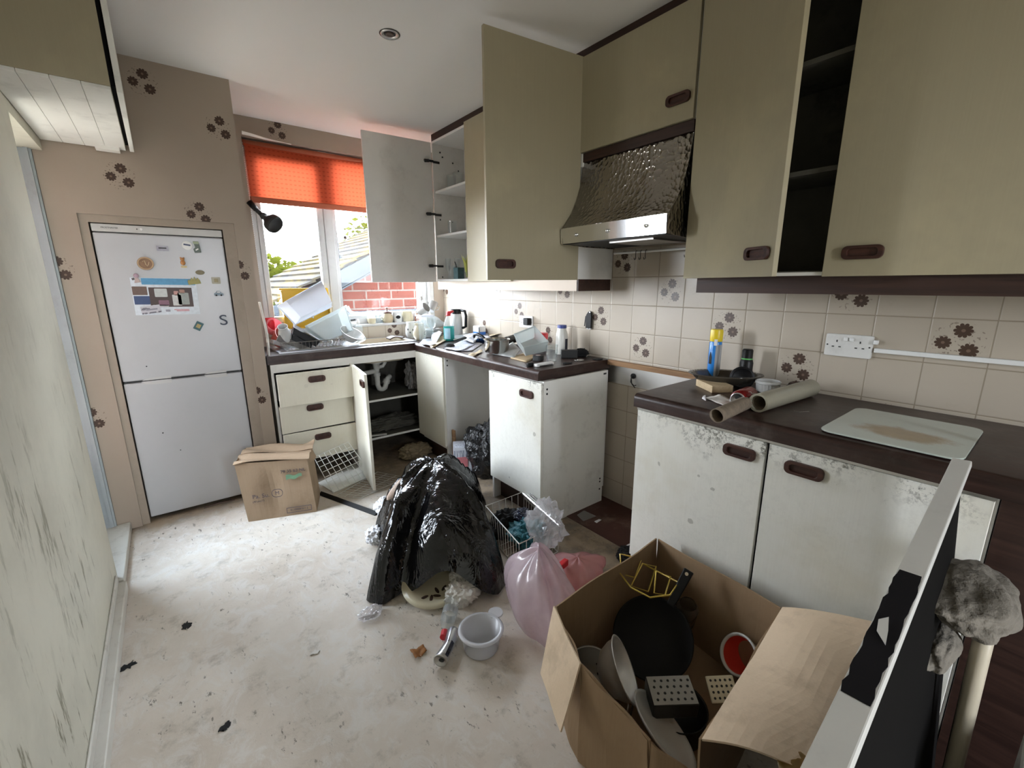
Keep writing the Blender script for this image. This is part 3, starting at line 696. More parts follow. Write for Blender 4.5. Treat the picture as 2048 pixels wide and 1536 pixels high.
# ---- right worktop
def worktop_profile(x0, x1, z0, z1):                      # front nose rolled over
    r = .02; P = [(x1, z0), (x1, z1)]
    for i in range(6): a = PI/2+PI/2*i/5; P.append((x0+r+r*math.cos(a), z1-r+r*math.sin(a)))
    return P+[(x0, z0)]
bm = BM(); prism(bm, worktop_profile(1.4775, 2.061, .8455, .90), -.62, 1.0693, Matrix(((1,0,0,0),(0,0,1,0),(0,1,0,0),(0,0,0,1))))
tag(obj('worktop', bm, M['worktop'], smooth='auto', bevel=.0005), 'worn dark brown worktop holding the stained glass board', 'worktop')
# ---- left-run unit near the cooker gap
c = thing('base_cabinet', 'cream base cupboard with one closed door and bare white side by the cooker gap', 'cabinet', (0, 0, 0))
panel(c, 'side_panel', (1.508, 2.01, 1.655, 1.671, 0, .8435), 'edge'); panel(c, 'side_panel', (1.508, 2.01, 2.118, 2.134, 0, .8435)); panel(c, 'bottom_panel', (1.508, 2.01, 1.671, 2.118, .15, .166)); panel(c, 'back_panel', (2.01, 2.02, 1.655, 2.134, .1, .8435)); panel(c, 'plinth', (1.56, 1.575, 1.671, 2.118, 0, .15), 'fascia'); panel(c, 'top_rail', (1.508, 1.6, 1.671, 2.118, .828, .8435))
doorpart(c, (1.508, 2.132), -PI/2, .478, .155, .836, .36, .760, 'doorm', sgn=-1)
screwholes(c, [(1.53, 1.655, .80), (1.53, 1.655, .775), (1.985, 1.655, .825), (1.998, 1.655, .825), (1.985, 1.655, .16), (1.985, 1.655, .14), (1.985, 1.655, .09), (1.6, 1.655, .10)], 'y')
# ---- corner unit right of the appliance gap
c = thing('base_cabinet', 'cream corner base cupboard with grey side facing the empty appliance gap', 'cabinet', (0, 0, 0))
panel(c, 'side_panel', (1.508, 2.03, 2.698, 2.714, 0, .8435)); panel(c, 'bottom_panel', (1.508, 2.03, 2.714, 3.08, .15, .166)); panel(c, 'back_panel', (2.03, 2.04, 2.7, 3.08, .1, .8435)); panel(c, 'plinth', (1.56, 1.575, 2.714, 3.08, 0, .15), 'fascia')
doorpart(c, (1.508, 2.70), PI/2, .425, .172, .838, None, 0, 'doorl', sgn=1)
screwholes(c, [(1.528, 2.698, .815), (1.528, 2.698, .78)], 'y')
# ---- sink unit: drawers left, open door and bare shelves right
c = thing('sink_unit', 'cream sink base with three drawers left and an open door showing bare shelves', 'cabinet', (0, 0, 0))
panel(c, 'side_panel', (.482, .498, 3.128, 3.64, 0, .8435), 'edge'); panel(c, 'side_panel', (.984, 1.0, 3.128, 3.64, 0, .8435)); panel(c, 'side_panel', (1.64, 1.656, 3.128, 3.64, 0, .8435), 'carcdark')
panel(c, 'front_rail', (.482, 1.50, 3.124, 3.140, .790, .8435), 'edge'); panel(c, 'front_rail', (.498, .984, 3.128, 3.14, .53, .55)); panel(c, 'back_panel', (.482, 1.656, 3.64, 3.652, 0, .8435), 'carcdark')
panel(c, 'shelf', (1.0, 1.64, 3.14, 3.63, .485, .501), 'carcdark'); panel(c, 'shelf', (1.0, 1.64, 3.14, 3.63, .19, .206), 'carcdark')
for zz in (.4855, .1905): panel(c, 'shelf_edging', (1.0, 1.64, 3.132, 3.139, zz, zz+.015), 'edge')
def drawer(z0, z1, out, hx, hz, tilt=0):
    bm = BM(); Mx = Matrix.Translation((.735, 3.122-out, z0)) @ Matrix.Rotation(tilt, 4, 'Y') @ Matrix.Translation((-.735, 0, -z0))
    box(bm, .499, .977, -.018, 0, z0, z1, Mx); d = obj('drawer', bm, M['doorl'], c, bevel=.002)
    handle(d, Mx @ Matrix(((1,0,0,hx),(0,0,-1,-.018),(0,1,0,hz),(0,0,0,1))))
    bm = BM(); box(bm, .512, .524, 0, .44, z0+.02, z1-.03, Mx); box(bm, .952, .964, 0, .44, z0+.02, z1-.03, Mx); box(bm, .524, .952, 0, .44, z0+.02, z0+.028, Mx); obj('drawer_box', bm, M['carc'], d)
drawer(.575, .788, .055, .735, .735); drawer(.378, .565, .0, .718, .53); drawer(.165, .370, .008, .745, .318, .012)
doorpart(c, (1.0, 3.124), math.radians(-98), .475, .02, .80, .425, .735, 'doorl', sgn=-1)
# ---- L-shaped worktop over the sink units and the left run
bm = BM()
box(bm, .470, .585, 3.13, 3.655, .845, .90); box(bm, .585, 1.545, 3.13, 3.235, .845, .90); box(bm, .585, 1.545, 3.60, 3.655, .845, .90); box(bm, 1.545, 2.061, 3.13, 3.655, .845, .90)
prism(bm, worktop_profile(1.4875, 2.061, .845, .90), 1.6787, 3.13, Matrix(((1,0,0,0),(0,0,1,0),(0,1,0,0),(0,0,0,1))))
bmesh.ops.remove_doubles(bm, verts=bm.verts, dist=.0001)
tag(obj('worktop', bm, M['worktopx']), 'L-shaped dark brown worktop round the sink corner, heaped with clutter', 'worktop')
# ---- inset sink with drainer
sk = thing('inset_sink', 'pale inset sink with draining board set into the brown worktop', 'sink', (.56, 3.22, .90))
bm = BM()
out = [(x+.5, y+.195) for x, y in rrect(1.0, .39, .04)]
prism(bm, out, .0003, .0065); 
o = obj('drainer', bm, M['alu'], sk, bevel=.003)
# bowl is let into the rim: cut the rim with a hole by building it as a ring instead
bpy.data.objects.remove(o); bm = BM()
box(bm, 0, .56, 0, .39, .0003, .0065); box(bm, .96, 1.0, 0, .39, .0003, .0065); box(bm, .56, .96, 0, .05, .0003, .0065); box(bm, .56, .96, .35, .39, .0003, .0065)
for k in range(7): box(bm, .06, .50, .06+.045*k, .066+.045*k, .0065, .0085)
obj('drainer', bm, M['alu'], sk)
bm = BM(); b0 = [(x+.76, y+.20) for x, y in rrect(.40, .30, .06)]; b1 = [(x+.76, y+.20) for x, y in rrect(.34, .24, .06)]
A = [bm.verts.new((x, y, .006)) for x, y in b0]; B = [bm.verts.new((x, y, -.15)) for x, y in b1]
for i in range(len(A)): bm.faces.new((A[i], A[(i+1)%len(A)], B[(i+1)%len(A)], B[i]))
bm.faces.new(B); obj('bowl', bm, mat('beige sink bowl', (.50,.43,.33), .35, .3, var=.15), sk, solid=.002)
bm = BM(); tube(bm, [(.50,.375,.006),(.50,.375,.06),(.50,.35,.11),(.52,.29,.13),(.55,.24,.11)], .010, 10); cyl(bm, (.44,.375,.006), (.44,.375,.05), .016); cyl(bm, (.56,.375,.006), (.56,.375,.05), .016); obj('mixer_tap', bm, M['chrome'], sk, smooth=True)
# ---- waste trap under the sink
t = thing('waste_trap', 'white plastic waste trap hanging under the sink bowl', 'pipe', (1.27, 3.38, .505))
bm = BM(); lathe(bm, [(.0,.239),(.042,.239),(.042,.228),(.028,.225),(.022,.17)], 16); obj('outlet_funnel', bm, M['pipe'], t, smooth=True)
bm = BM(); tube(bm, [(0,0,.18),(0,0,.05),(.01,0,.02),(.035,0,.005),(.06,0,.02),(.07,0,.05),(.085,0,.09),(.11,.02,.10),(.14,.08,.09)], .021, 12); obj('u_bend', bm, M['pipe'], t, smooth=True)
bm = BM(); cyl(bm, (0,0,.125), (0,0,.15), .028, n=12); obj('compression_nut', bm, M['pipe'], t)
bm = BM(); cyl(bm, (.07,0,.055), (.082,0,.085), .028, n=12); obj('compression_nut', bm, M['pipe'], t)
bm = BM(); tube(bm, [(-.20,.05,.15),(-.10,.01,.155),(-.015,0,.165)], .018, 10); tube(bm, [(0,0,.19),(.05,-.01,.20),(.07,-.01,.225),(.05,0,.238)], .015, 10); obj('branch_pipe', bm, M['pipe'], t, smooth=True)
# ---------------------------------------------------------------- wall cupboards on the tiled wall
ZB, ZT = 1.366, 2.398
def carcass(c, y0, y1, shelves=(), x0=1.775, x1=2.055, m='carc', side='carc'):
    panel(c, 'side_panel', (x0, x1, y0, y0+.016, ZB, ZT), side); panel(c, 'side_panel', (x0, x1, y1-.016, y1, ZB, ZT), m)
    panel(c, 'bottom_panel', (x0, x1, y0+.016, y1-.016, ZB, ZB+.016), m); panel(c, 'top_panel', (x0, x1, y0+.016, y1-.016, ZT-.016, ZT), m); panel(c, 'back_panel', (x1, x1+.006, y0, y1, ZB, ZT), m)
    for z in shelves: panel(c, 'shelf', (x0+.01, x1, y0+.016, y1-.016, z, z+.016), m)
c = thing('wall_cabinet', 'double wall cupboard by the window, its left grey-lined door swung wide open', 'cabinet', (0, 0, 0))
carcass(c, 2.244, 3.250, (1.705, 2.03)); panel(c, 'divider', (1.785, 2.05, 2.745, 2.757, ZB+.016, ZT-.016))
d = doorpart(c, (1.772, 3.246), math.radians(176.5), .525, ZB-.005, 2.392, None, 0, 'carc', sgn=-1)
doorpart(c, (1.775, 2.248), PI/2, .510, ZB-.005, 2.403, None, 0, 'door', sgn=1)
for z in (1.48, 1.87, 2.25):
    bm = BM(); box(bm, 1.70, 1.775, 3.222, 3.238, z, z+.014); cyl(bm, (1.74, 3.228, z+.007), (1.71, 3.246, z+.007), .012, n=8); box(bm, 1.775, 1.83, 3.228, 3.236, z-.004, z+.012); obj('hinge', bm, M['dark'], c)
for x, z in ((1.82,1.84),(1.93,1.83),(1.84,2.33),(1.86,2.30),(1.95,2.27),(2.0,2.22),(1.82,1.40)): 
    bm = BM(); cyl(bm, (x, 3.2345, z), (x, 3.231, z), .006, n=8); obj('peg_hole', bm, M['dark'], c)
c = thing('wall_cabinet', 'tall single wall cupboard left of the hood, its big door swung out into the room', 'cabinet', (0, 0, 0))
carcass(c, 1.692, 2.240, (1.705, 2.03))
doorpart(c, (1.766, 1.694), math.radians(173), .548, ZB-.004, 2.408, .45, 1.437, 'door', sgn=1)
c = thing('wall_cabinet', 'short wall cupboard with flap door directly above the cooker hood', 'cabinet', (0, 0, 0))
panel(c, 'side_panel', (1.775, 2.055, 1.066, 1.082, 1.985, ZT)); panel(c, 'side_panel', (1.775, 2.055, 1.672, 1.688, 1.985, ZT)); panel(c, 'bottom_panel', (1.775, 2.055, 1.082, 1.672, 1.985, 2.0)); panel(c, 'back_panel', (2.055, 2.061, 1.066, 1.688, 1.985, ZT)); panel(c, 'top_panel', (1.775, 2.055, 1.082, 1.672, ZT-.016, ZT))
doorpart(c, (1.775, 1.070), PI/2, .616, 1.983, 2.405, .072, 2.068, 'door', sgn=1)
panel(c, 'lower_rail', (1.768, 1.785, 1.07, 1.668, 1.938, 1.98), 'fascia'); panel(c, 'support_block', (1.768, 1.785, 1.668, 1.684, 1.92, 1.98), 'edge')
c = thing('wall_cabinet', 'large double wall cupboard at the right, its left door hanging ajar on a dark inside', 'cabinet', (0, 0, 0))
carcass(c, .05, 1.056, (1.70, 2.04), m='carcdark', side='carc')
doorpart(c, (1.772, 1.052), math.radians(-90-27), .50, ZB-.004, 2.405, .425, 1.437, 'door', sgn=-1)
doorpart(c, (1.775, .054), PI/2, .50, ZB-.004, 2.405, .395, 1.435, 'door', sgn=1)
panel(c, 'bottom_edging', (1.768, 1.7755, .056, 1.05, ZB, ZB+.012), 'edge')
c = thing('wall_cabinet', 'cream wall cupboard running out of the picture at top right', 'cabinet', (0, 0, 0))
carcass(c, -.96, .046, ()); doorpart(c, (1.775, -.956), PI/2, .998, ZB-.004, 2.405, None, 0, 'door', sgn=1)
bm = BM(); box(bm, 1.80, 1.812, -.96, 1.02, 1.303, 1.3655); o = struct('trim_6', bm, M['fascia'])
bm = BM(); box(bm, 1.785, 1.800, 1.70, 3.248, 1.303, 1.3655); o = struct('trim_7', bm, M['pelmet'])
bm = BM(); box(bm, 1.785, 2.05, 1.693, 1.705, 1.303, 1.3655); o = struct('trim_8', bm, M['fascia'])
bm = BM(); box(bm, 1.778, 1.79, -.96, 3.25, 2.3985, ZC); o = struct('trim_9', bm, M['fascia'])
# ---------------------------------------------------------------- cooker hood
h = thing('cooker_hood', 'hammered steel cooker hood with a shiny lip between the wall cupboards', 'cooker hood', (0, 0, 0))
prof = [(1.778,1.94),(1.770,1.88),(1.757,1.82),(1.735,1.755),(1.703,1.69),(1.668,1.645),(1.640,1.613)]
def prof_at(v):
    k = min(int(v*6), 5); f_ = v*6-k
    P_ = [prof[max(k-1,0)], prof[k], prof[k+1], prof[min(k+2,6)]]
    return [.5*((2*P_[1][i])+(-P_[0][i]+P_[2][i])*f_+(2*P_[0][i]-5*P_[1][i]+4*P_[2][i]-P_[3][i])*f_*f_+(-P_[0][i]+3*P_[1][i]-3*P_[2][i]+P_[3][i])*f_**3) for i in (0, 1)]
bm = BM(); grid(bm, lambda u, v: Vector((prof_at(v)[0], 1.672-.594*u, prof_at(v)[1])), 4, 31); obj('canopy_front', bm, M['hammer'], h, smooth=True, solid=.002)
for y in (1.673, 1.077):
    bm = BM(); vs = [bm.verts.new((x, y, z)) for x, z in prof]+[bm.verts.new((1.637,y,1.54)), bm.verts.new((1.80,y,1.53)), bm.verts.new((2.05,y,1.53)), bm.verts.new((2.05,y,1.94))]
    bm.faces.new(vs); obj('canopy_side', bm, M['hammer'], h, solid=.003)
bm = BM(); grid(bm, lambda u, v: Vector((1.637-.016*u+.004*v, 1.685-.615*u, 1.613-.074*v)), 2, 2); obj('control_lip', bm, M['hoodfront'], h, solid=.002)
bm = BM(); box(bm, 1.642, 2.05, 1.08, 1.67, 1.536, 1.548); obj('underside', bm, M['dark'], h)
bm = BM(); box(bm, 1.70, 1.95, 1.18, 1.42, 1.528, 1.536); obj('grease_filter', bm, M['aluold'], h)
for y in (1.575, 1.375, 1.165):
    bm = BM(); xl = 1.638-.016*(1.685-y)/.615; cyl(bm, (xl, y, 1.575), (xl-.012, y, 1.577), .009, .006, 14); obj('control_knob', bm, M['chrome'], h, smooth=True)
t = thing('hook_rail', 'thin white rail with wire hooks under the cooker hood', 'rail', (2.02, 1.37, 1.505))
bm = BM(); cyl(bm, (0, -.28, 0), (0, .28, 0), .006, n=8); cyl(bm, (0,-.27,0), (.04,-.27,0), .004, n=6); cyl(bm, (0,.27,0), (.04,.27,0), .004, n=6); obj('rail', bm, M['white'], t)
for y in (-.20, -.16, .07, .10, .13):
    bm = BM(); tube(bm, [(.004,y,.008),(-.006,y,.004),(-.006,y,-.02),(-.004,y,-.035),(-.016,y,-.04),(-.02,y,-.03)], .0018, 6); obj('hook', bm, M['dark'], t)
t = thing('paper_towel_holder', 'paper towel holder with a nearly used roll fixed under the wall cupboards', 'holder', (1.90, 2.86, 1.335))
bm = BM(); cyl(bm, (0,-.12,0), (0,.12,0), .028, n=18); obj('roll', bm, M['tan'], t, smooth=True)
for y in (-.13, .13):
    bm = BM(); box(bm, -.022, .022, y-.004, y+.004, -.03, .03); obj('bracket', bm, M['black'], t, bevel=.003)
# ---------------------------------------------------------------- wall cupboard on the left
c = thing('wall_cabinet', 'cream wall cupboard at top left with pale boarded underside and door slightly ajar', 'cabinet', (0, 0, 0))
bm = BM(); box(bm, -.338, -.036, 2.20, 3.095, 2.018, 2.40); obj('body', bm, M['door'], c)
bm = BM()
for k in range(4): box(bm, -.338+k*.0755, -.338+k*.0755+.0745, 2.202, 3.093, 2.006, 2.018)
obj('underside_board', bm, M['edge'], c, bevel=.0015)
bm = BM(); box(bm, -.022, -.005, 2.20, 3.09, 2.004, 2.405); obj('door', bm, M['edge'], c, bevel=.0015)
bm = BM(); box(bm, -.036, -.022, 2.235, 3.08, 2.03, 2.39); obj('painted_gap_shade', bm, M['blackmatt'], c)  # black filler standing in for the shade in the door gap
bm = BM(); box(bm, -.15, -.06, 3.04, 3.095, 1.990, 2.006); obj('support_bracket', bm, M['edge'], c)
# batten and metal strip in the cooker gap
bm = BM(); box(bm, 2.035, 2.062, 1.075, 1.676, .872, .90); tag(obj('timber_batten', bm, M['batten']), 'raw brown batten fixed along the tiles between the worktops', 'batten')
bm = BM(); box(bm, 2.0585, 2.0628, 1.075, 1.72, .765, .870); tag(obj('splash_strip', bm, M['metal']), 'dull grey strip on the wall below the raw batten', 'strip')
t = thing('cable_outlet', 'bare black cable end poking from the grey wall strip', 'cable', (2.058, 1.502, .826))
bm = BM(); cyl(bm, (0,0,0), (-.006,0,0), .016, n=12); obj('grommet', bm, M['black'], t)
bm = BM(); tube(bm, [(0,0,0),(-.02,0,-.005),(-.03,-.005,-.03),(-.02,-.02,-.05),(-.02,-.035,-.045)], .003, 6); tube(bm, [(-.02,0,-.006),(-.028,-.012,-.04),(-.02,-.03,-.062)], .0025, 6); obj('wire', bm, M['black'], t)
# ---------------------------------------------------------------- fridge freezer and what is stuck on it
FX0, FX1, FY = -.230, .3246, 3.12
f = thing('fridge_freezer', 'tall white fridge freezer covered in magnets in the beige niche', 'fridge', (0, 0, 0))
panel(f, 'cabinet_body', (FX0+.004, FX1-.004, 3.172, 3.61, .03, 1.650), 'fridge', .004)
panel(f, 'control_strip', (FX0, FX1, FY+.002, 3.172, 1.614, 1.652), 'fridgetrim', .003)
up = panel(f, 'fridge_door', (FX0, FX1, FY, 3.165, .834, 1.609), 'fridge', .006)
lo = panel(f, 'freezer_door', (FX0, FX1, FY, 3.165, .030, .824), 'fridge', .006)
panel(f, 'door_seal', (FX0+.01, FX1-.01, 3.165, 3.173, .04, 1.61), 'dark')
for x in (FX0+.05, FX1-.05):
    bm = BM(); cyl(bm, (x, 3.22, 0), (x, 3.22, .032), .018, n=12); obj('foot', bm, M['black'], f)
grip = mat('pale grey recessed grip', (.50,.50,.49), .5)
for x0, x1 in ((-.158, -.022), (.128, .245)):
    bm = BM(); A = [(x0, .829), (x0+.02, .812), (x0+.06, .806), (x1, .806), (x1, .846), (x0+.07, .846), (x0+.02, .84)]
    prism(bm, A, 0, .0022, face_my(0, FY, 0)); obj('recessed_grip', bm, grip, f)
bm = BM(); box(bm, FX0+.004, FX1-.004, FY-.0028, FY-.001, .8275, .8325); obj('door_gap', bm, M['dark'], f)
text_obj('maker_mark', 'FROSTMASTER', .011, M['inkblack'], f, face_my(-.160, FY+.0018, 1.634), spacing=.9)
bm = BM(); cyl(bm, (-.052, FY+.002, 1.634), (-.052, FY-.001, 1.634), .003, n=10); obj('indicator', bm, M['dark'], f)
bm = BM(); cyl(bm, (-.035, FY+.002, 1.634), (-.035, FY-.006, 1.634), .006, n=14); obj('dial', bm, M['white'], f)
for x, z, r in ((-.12,.91,.0035),(-.105,.52,.004),(-.04,.40,.003)):
    bm = BM(); cyl(bm, (x, FY+.001, z), (x, FY-.0006, z), r, n=8); obj('chip', bm, M['coalgrey'], f)
def colour(n, c, r=.45): return mat(n, c, r, var=.25, scale=60)
GM = 'fridge magnets and papers'
def magnet(name, u, v, label, cat='magnet', tilt=0):
    p = py(u, v, FY-.0005); t = thing(name, label, cat, (p.x, FY-.0005, p.z), 0, GM, rot=(PI/2, tilt, 0)); return t   # local xy = face, z = out
def disc(n, r, h, m, t, sx=1, name='disc', z0=0):
    bm = BM(); lathe(bm, [(0,z0),(r,z0),(r*.97,z0+h),(r*.6,z0+h*1.15),(0,z0+h*1.2)], n, Matrix.Diagonal((sx,1,1,1))); return obj(name, bm, m, t, smooth='auto')
def plate(w, h, d, m, t, name='plate', x=0, y=0, z0=0, r=.002, a=0):
    bm = BM(); prism(bm, rrect(w, h, r, 3), z0, z0+d, TR(x, y, 0, rz=a)); return obj(name, bm, m, t)
t = magnet('rectangular_magnet', 325, 497, 'small lilac-grey rectangular magnet near the top of the fridge door'); plate(.052, .027, .003, colour('lilac grey', (.36,.36,.42)), t); plate(.034, .005, .001, M['inkblack'], t, 'printed_line', 0, .002, .003, .0005)
t = magnet('round_magnet', 374, 491, 'round white magnet with a dark blue stripe near the fridge top'); disc(24, .024, .004, M['white'], t); plate(.032, .008, .001, colour('dark blue print', (.03,.05,.12)), t, 'stripe', 0, .003, .005, .003, -.15)
t = magnet('boot_magnet', 393, 494, 'tall green and black shaped magnet at top right of the fridge door')
bm = BM(); prism(bm, [(-.014,.03),(.012,.03),(.016,.0),(.018,-.03),(-.012,-.032),(-.016,-.012),(-.006,-.002)], 0, .006); obj('body', bm, colour('dark green grey', (.10,.13,.11)), t, bevel=.0015); plate(.026, .013, .002, colour('pale green', (.33,.38,.25)), t, 'top_band', -.001, .022, .006); plate(.016, .006, .002, M['white'], t, 'highlight', .0, -.014, .006, .002, .6)
t = magnet('round_wicker_magnet', 291, 527, 'round brown carved magnet, the biggest one, above the postcard'); disc(32, .034, .006, colour('carved brown', (.25,.14,.07)), t, 1.05)
bm = BM(); lathe(bm, [(.027,.006),(.033,.006),(.033,.0105),(.027,.0105)], 32, Matrix.Diagonal((1.05,1,1,1)), True); obj('rim_ring', bm, colour('pale straw', (.42,.28,.15)), t)
bm = BM(); tube(bm, [(-.012,.010,.008),(-.002,.014,.009),(.0,-.004,.009),(.006,-.014,.008),(.013,-.004,.008),(.016,.008,.008)], .0015, 6); obj('carved_line', bm, colour('straw', (.50,.38,.22)), t)
t = magnet('bear_magnet', 366, 527, 'orange-brown seated animal figure magnet right of the round brown one')
og = colour('orange brown', (.45,.20,.06))
bm = BM(); bmesh.ops.create_uvsphere(bm, u_segments=14, v_segments=8, radius=.012, matrix=TR(0,.004,.003)@Matrix.Diagonal((.95,1.2,.6,1))); obj('body', bm, og, t, smooth=True)
bm = BM(); bmesh.ops.create_uvsphere(bm, u_segments=14, v_segments=8, radius=.0095, matrix=TR(.0,.022,.004)@Matrix.Diagonal((1,1,.7,1))); 
for s in (-1,1): bmesh.ops.create_uvsphere(bm, u_segments=8, v_segments=6, radius=.004, matrix=TR(s*.007,.03,.003))
obj('head', bm, og, t, smooth=True); plate(.028, .010, .004, colour('yellow cream', (.62,.48,.22)), t, 'base', .002, -.018, 0, .004)
t = magnet('oval_magnet', 400, 545, 'small olive-brown oval magnet above the golden castle magnet'); disc(24, .013, .004, colour('olive brown', (.20,.17,.09)), t, 1.7)
t = magnet('square_magnet', 432, 561, 'beige square magnet at the right edge of the fridge door'); plate(.043, .038, .004, colour('beige square', (.38,.36,.28)), t, r=.004); plate(.02, .02, .001, colour('olive centre', (.30,.26,.14)), t, 'picture', 0, 0, .004)
t = magnet('car_magnet', 437, 587, 'blue-grey car shaped magnet below the beige square one')
bm = BM(); prism(bm, [(-.022,-.012),(-.022,.002),(-.014,.004),(-.008,.014),(.008,.014),(.014,.004),(.023,.0),(.023,-.012)], 0, .005); obj('body', bm, colour('blue grey', (.20,.27,.32)), t, bevel=.001); plate(.016,.006,.001,M['white'],t,'windscreen',0,.008,.005); 
for x in (-.012,.012):
    bm = BM(); lathe(bm, [(0,.006),(.005,.006),(.005,.004)], 12, TR(x,-.010,0)); obj('wheel', bm, M['black'], t)
t = magnet('picture_magnet', 397, 652, 'tilted dark teal picture magnet below the postcard', tilt=.55); plate(.036, .048, .004, colour('dark teal', (.03,.10,.11)), t); plate(.020, .022, .001, colour('mustard', (.35,.28,.10)), t, 'picture', 0, 0, .004)
t = magnet('letter_magnet', 447, 641, 'dark navy letter S magnet at the right edge of the fridge door'); text_obj('letter', 'S', .085, colour('navy letter', (.02,.03,.055)), t, TR(0, 0, .003), .004)
for v in t.children[0].data.vertices: v.co.x *= 1.15
t = magnet('doll_magnet', 273, 556, 'little pink and white doll magnet on the left corner of the postcard')
bm = BM(); bmesh.ops.create_uvsphere(bm, u_segments=12, v_segments=8, radius=.012, matrix=TR(0,.012,.004)@Matrix.Diagonal((1,1,.6,1))); obj('head', bm, colour('lilac pink', (.42,.30,.36)), t, smooth=True)
bm = BM(); prism(bm, [(-.006,.004),(.006,.004),(.014,-.022),(-.012,-.026)], 0, .007); obj('dress', bm, colour('dusty pink', (.48,.38,.36)), t, bevel=.002)
bm = BM(); prism(bm, [(-.022,-.002),(-.010,.002),(-.008,-.008),(-.018,-.012)], .001, .005); obj('arm', bm, colour('dark print', (.07,.06,.06)), t)
t = magnet('castle_magnet', 388, 562, 'spiky golden-green castle magnet on the right corner of the postcard', tilt=-.12)
bm = BM(); prism(bm, [(-.03,-.018),(-.03,.002),(-.022,.012),(-.018,.004),(-.008,.020),(-.002,.008),(.006,.024),(.012,.008),(.020,.016),(.028,.0),(.03,-.018)], 0, .006); obj('body', bm, colour('dull gold', (.30,.27,.08)), t, bevel=.0015)
# postcard held by the doll and castle magnets
pc_ = py(333, 593, FY); t = thing('postcard', 'blue and white photo postcard pinned to the upper fridge door', 'postcard', (pc_.x, FY-.0004, pc_.z), 0, GM, rot=(PI/2, .02, 0))
plate(.285, .198, .0006, colour('pale blue card', (.62,.68,.74)), t, 'card'); plate(.235, .034, .0004, colour('sea blue', (.08,.28,.48)), t, 'blue_header', .02, .080, .0006)
plate(.19, .105, .0004, colour('dark photo', (.06,.035,.03)), t, 'photo', .022, -.004, .0006)
for x, y, w_, h_, cc in ((.045,-.02,.04,.06,(.55,.56,.55)),(.075,-.012,.05,.065,(.30,.33,.31)),(.045,.018,.022,.024,(.45,.25,.22)),(.072,.028,.024,.02,(.35,.2,.15)),(-.022,.020,.055,.045,(.50,.53,.52)),(-.015,-.035,.045,.03,(.20,.10,.14)),(-.03,-.05,.07,.010,(.6,.6,.6))):
    plate(w_, h_, .0002, colour('photo tone', cc), t, 'photo_detail', x, y, .001, .004)
plate(.062, .045, .0004, colour('street photo', (.13,.08,.06)), t, 'small_photo', -.110, .030, .0006); plate(.066, .045, .0004, colour('night blue photo', (.03,.06,.16)), t, 'small_photo', -.106, -.020, .0006)
plate(.07, .003, .0003, M['red'], t, 'print_line', .06, -.072, .0006); plate(.06, .003, .0003, M['red'], t, 'print_line', .065, -.079, .0006); plate(.02, .012, .0003, colour('grey stamp', (.3,.3,.36)), t, 'crest', -.002, -.077, .0006)
p = py(302, 619, FY); t = thing('paper_slip', 'small white printed slip at the lower left of the postcard', 'slip', (p.x, FY-.0022, p.z), 0, GM, rot=(PI/2, -.12, 0))
plate(.085, .042, .0012, M['letterb'], t, 'card'); plate(.05, .008, .0003, colour('grey print', (.25,.25,.3)), t, 'print_line', .004, 0, .0012)
# ---------------------------------------------------------------- things on the floor
# closed cardboard carton by the drawers
P0, P1 = pz(497, 1044, 0), pz(634, 1023, 0)
ax = (P1-P0); W_ = ax.length; a_ = math.atan2(ax.y, ax.x); H_ = py(469, 928, P0.y).z; D_ = .245
t = thing('cardboard_carton', 'battered closed cardboard carton stencilled with a circled M, before the drawers', 'box', P0, a_)
bm = BM(); rnd = random.Random(4)
def dent(x, z): return .012*math.exp(-((x-.16)/.05)**2)*math.sin(z*9)+.006*mnoise.noise(Vector((x*8, z*8, 1)))
N = 16
V = grid(bm, lambda u, v: Vector((u*W_-.025*v*(1-u)-.02*v*u, dent(u*W_, v*H_)*4*u*(1-u)-.006*v, v*H_-.02*v*u)), N, N); V2 = grid(bm, lambda u, v: Vector((u*W_-.025*v*(1-u)-.02*v*u, D_+.004*math.sin(u*6), v*H_-.012*v*u)), N, N)
for i in range(N-1):
    bm.faces.new((V[i][0], V[i+1][0], V2[i+1][0], V2[i][0])); bm.faces.new((V[0][i], V[0][i+1], V2[0][i+1], V2[0][i])); bm.faces.new((V[-1][i], V[-1][i+1], V2[-1][i+1], V2[-1][i]))
obj('carton_body', bm, M['cardold'], t)
bm = BM(); grid(bm, lambda u, v: Vector((-.03+u*(W_+.02), -.012+v*.15, H_+.004-.018*u+.008*math.sin(v*9+u*4)+(.02*max(0,.15-u)*-3))), 18, 10); obj('top_flap', bm, M['cardold'], t, solid=.004)
bm = BM(); grid(bm, lambda u, v: Vector((-.02+u*(W_+.02), .125+v*.13, H_+.006-.018*u+.008*math.sin(v*5+u*7)+.035*max(0,u-.85)*5*v)), 18, 10); obj('top_flap', bm, M['cardold'], t, solid=.004)
bm = BM(); grid(bm, lambda u, v: Vector((W_-.02+.03*math.sin(v*3)*u, .03+v*.2, H_-.02-.05*u)), 6, 8); obj('end_flap', bm, M['cardold'], t, solid=.004)
fm = Matrix(((1,0,0,0),(0,0,-1,-.010),(0,1,0,0),(0,0,0,1)))
text_obj('stencil_lettering', 'Pa. Su.', .034, M['ink'], t, fm @ TR(.085, .155, .002)); text_obj('stencil_lettering', 'M', .030, M['ink'], t, fm @ TR(.170, .160, .001))
bm = BM(); ring_prism(bm, [(x+.170, y+.160) for x, y in rrect(.058, .050, .022)], [(x+.170, y+.160) for x, y in rrect(.053, .045, .02)], 0, .0022, fm); obj('stencil_ring', bm, M['ink'], t)
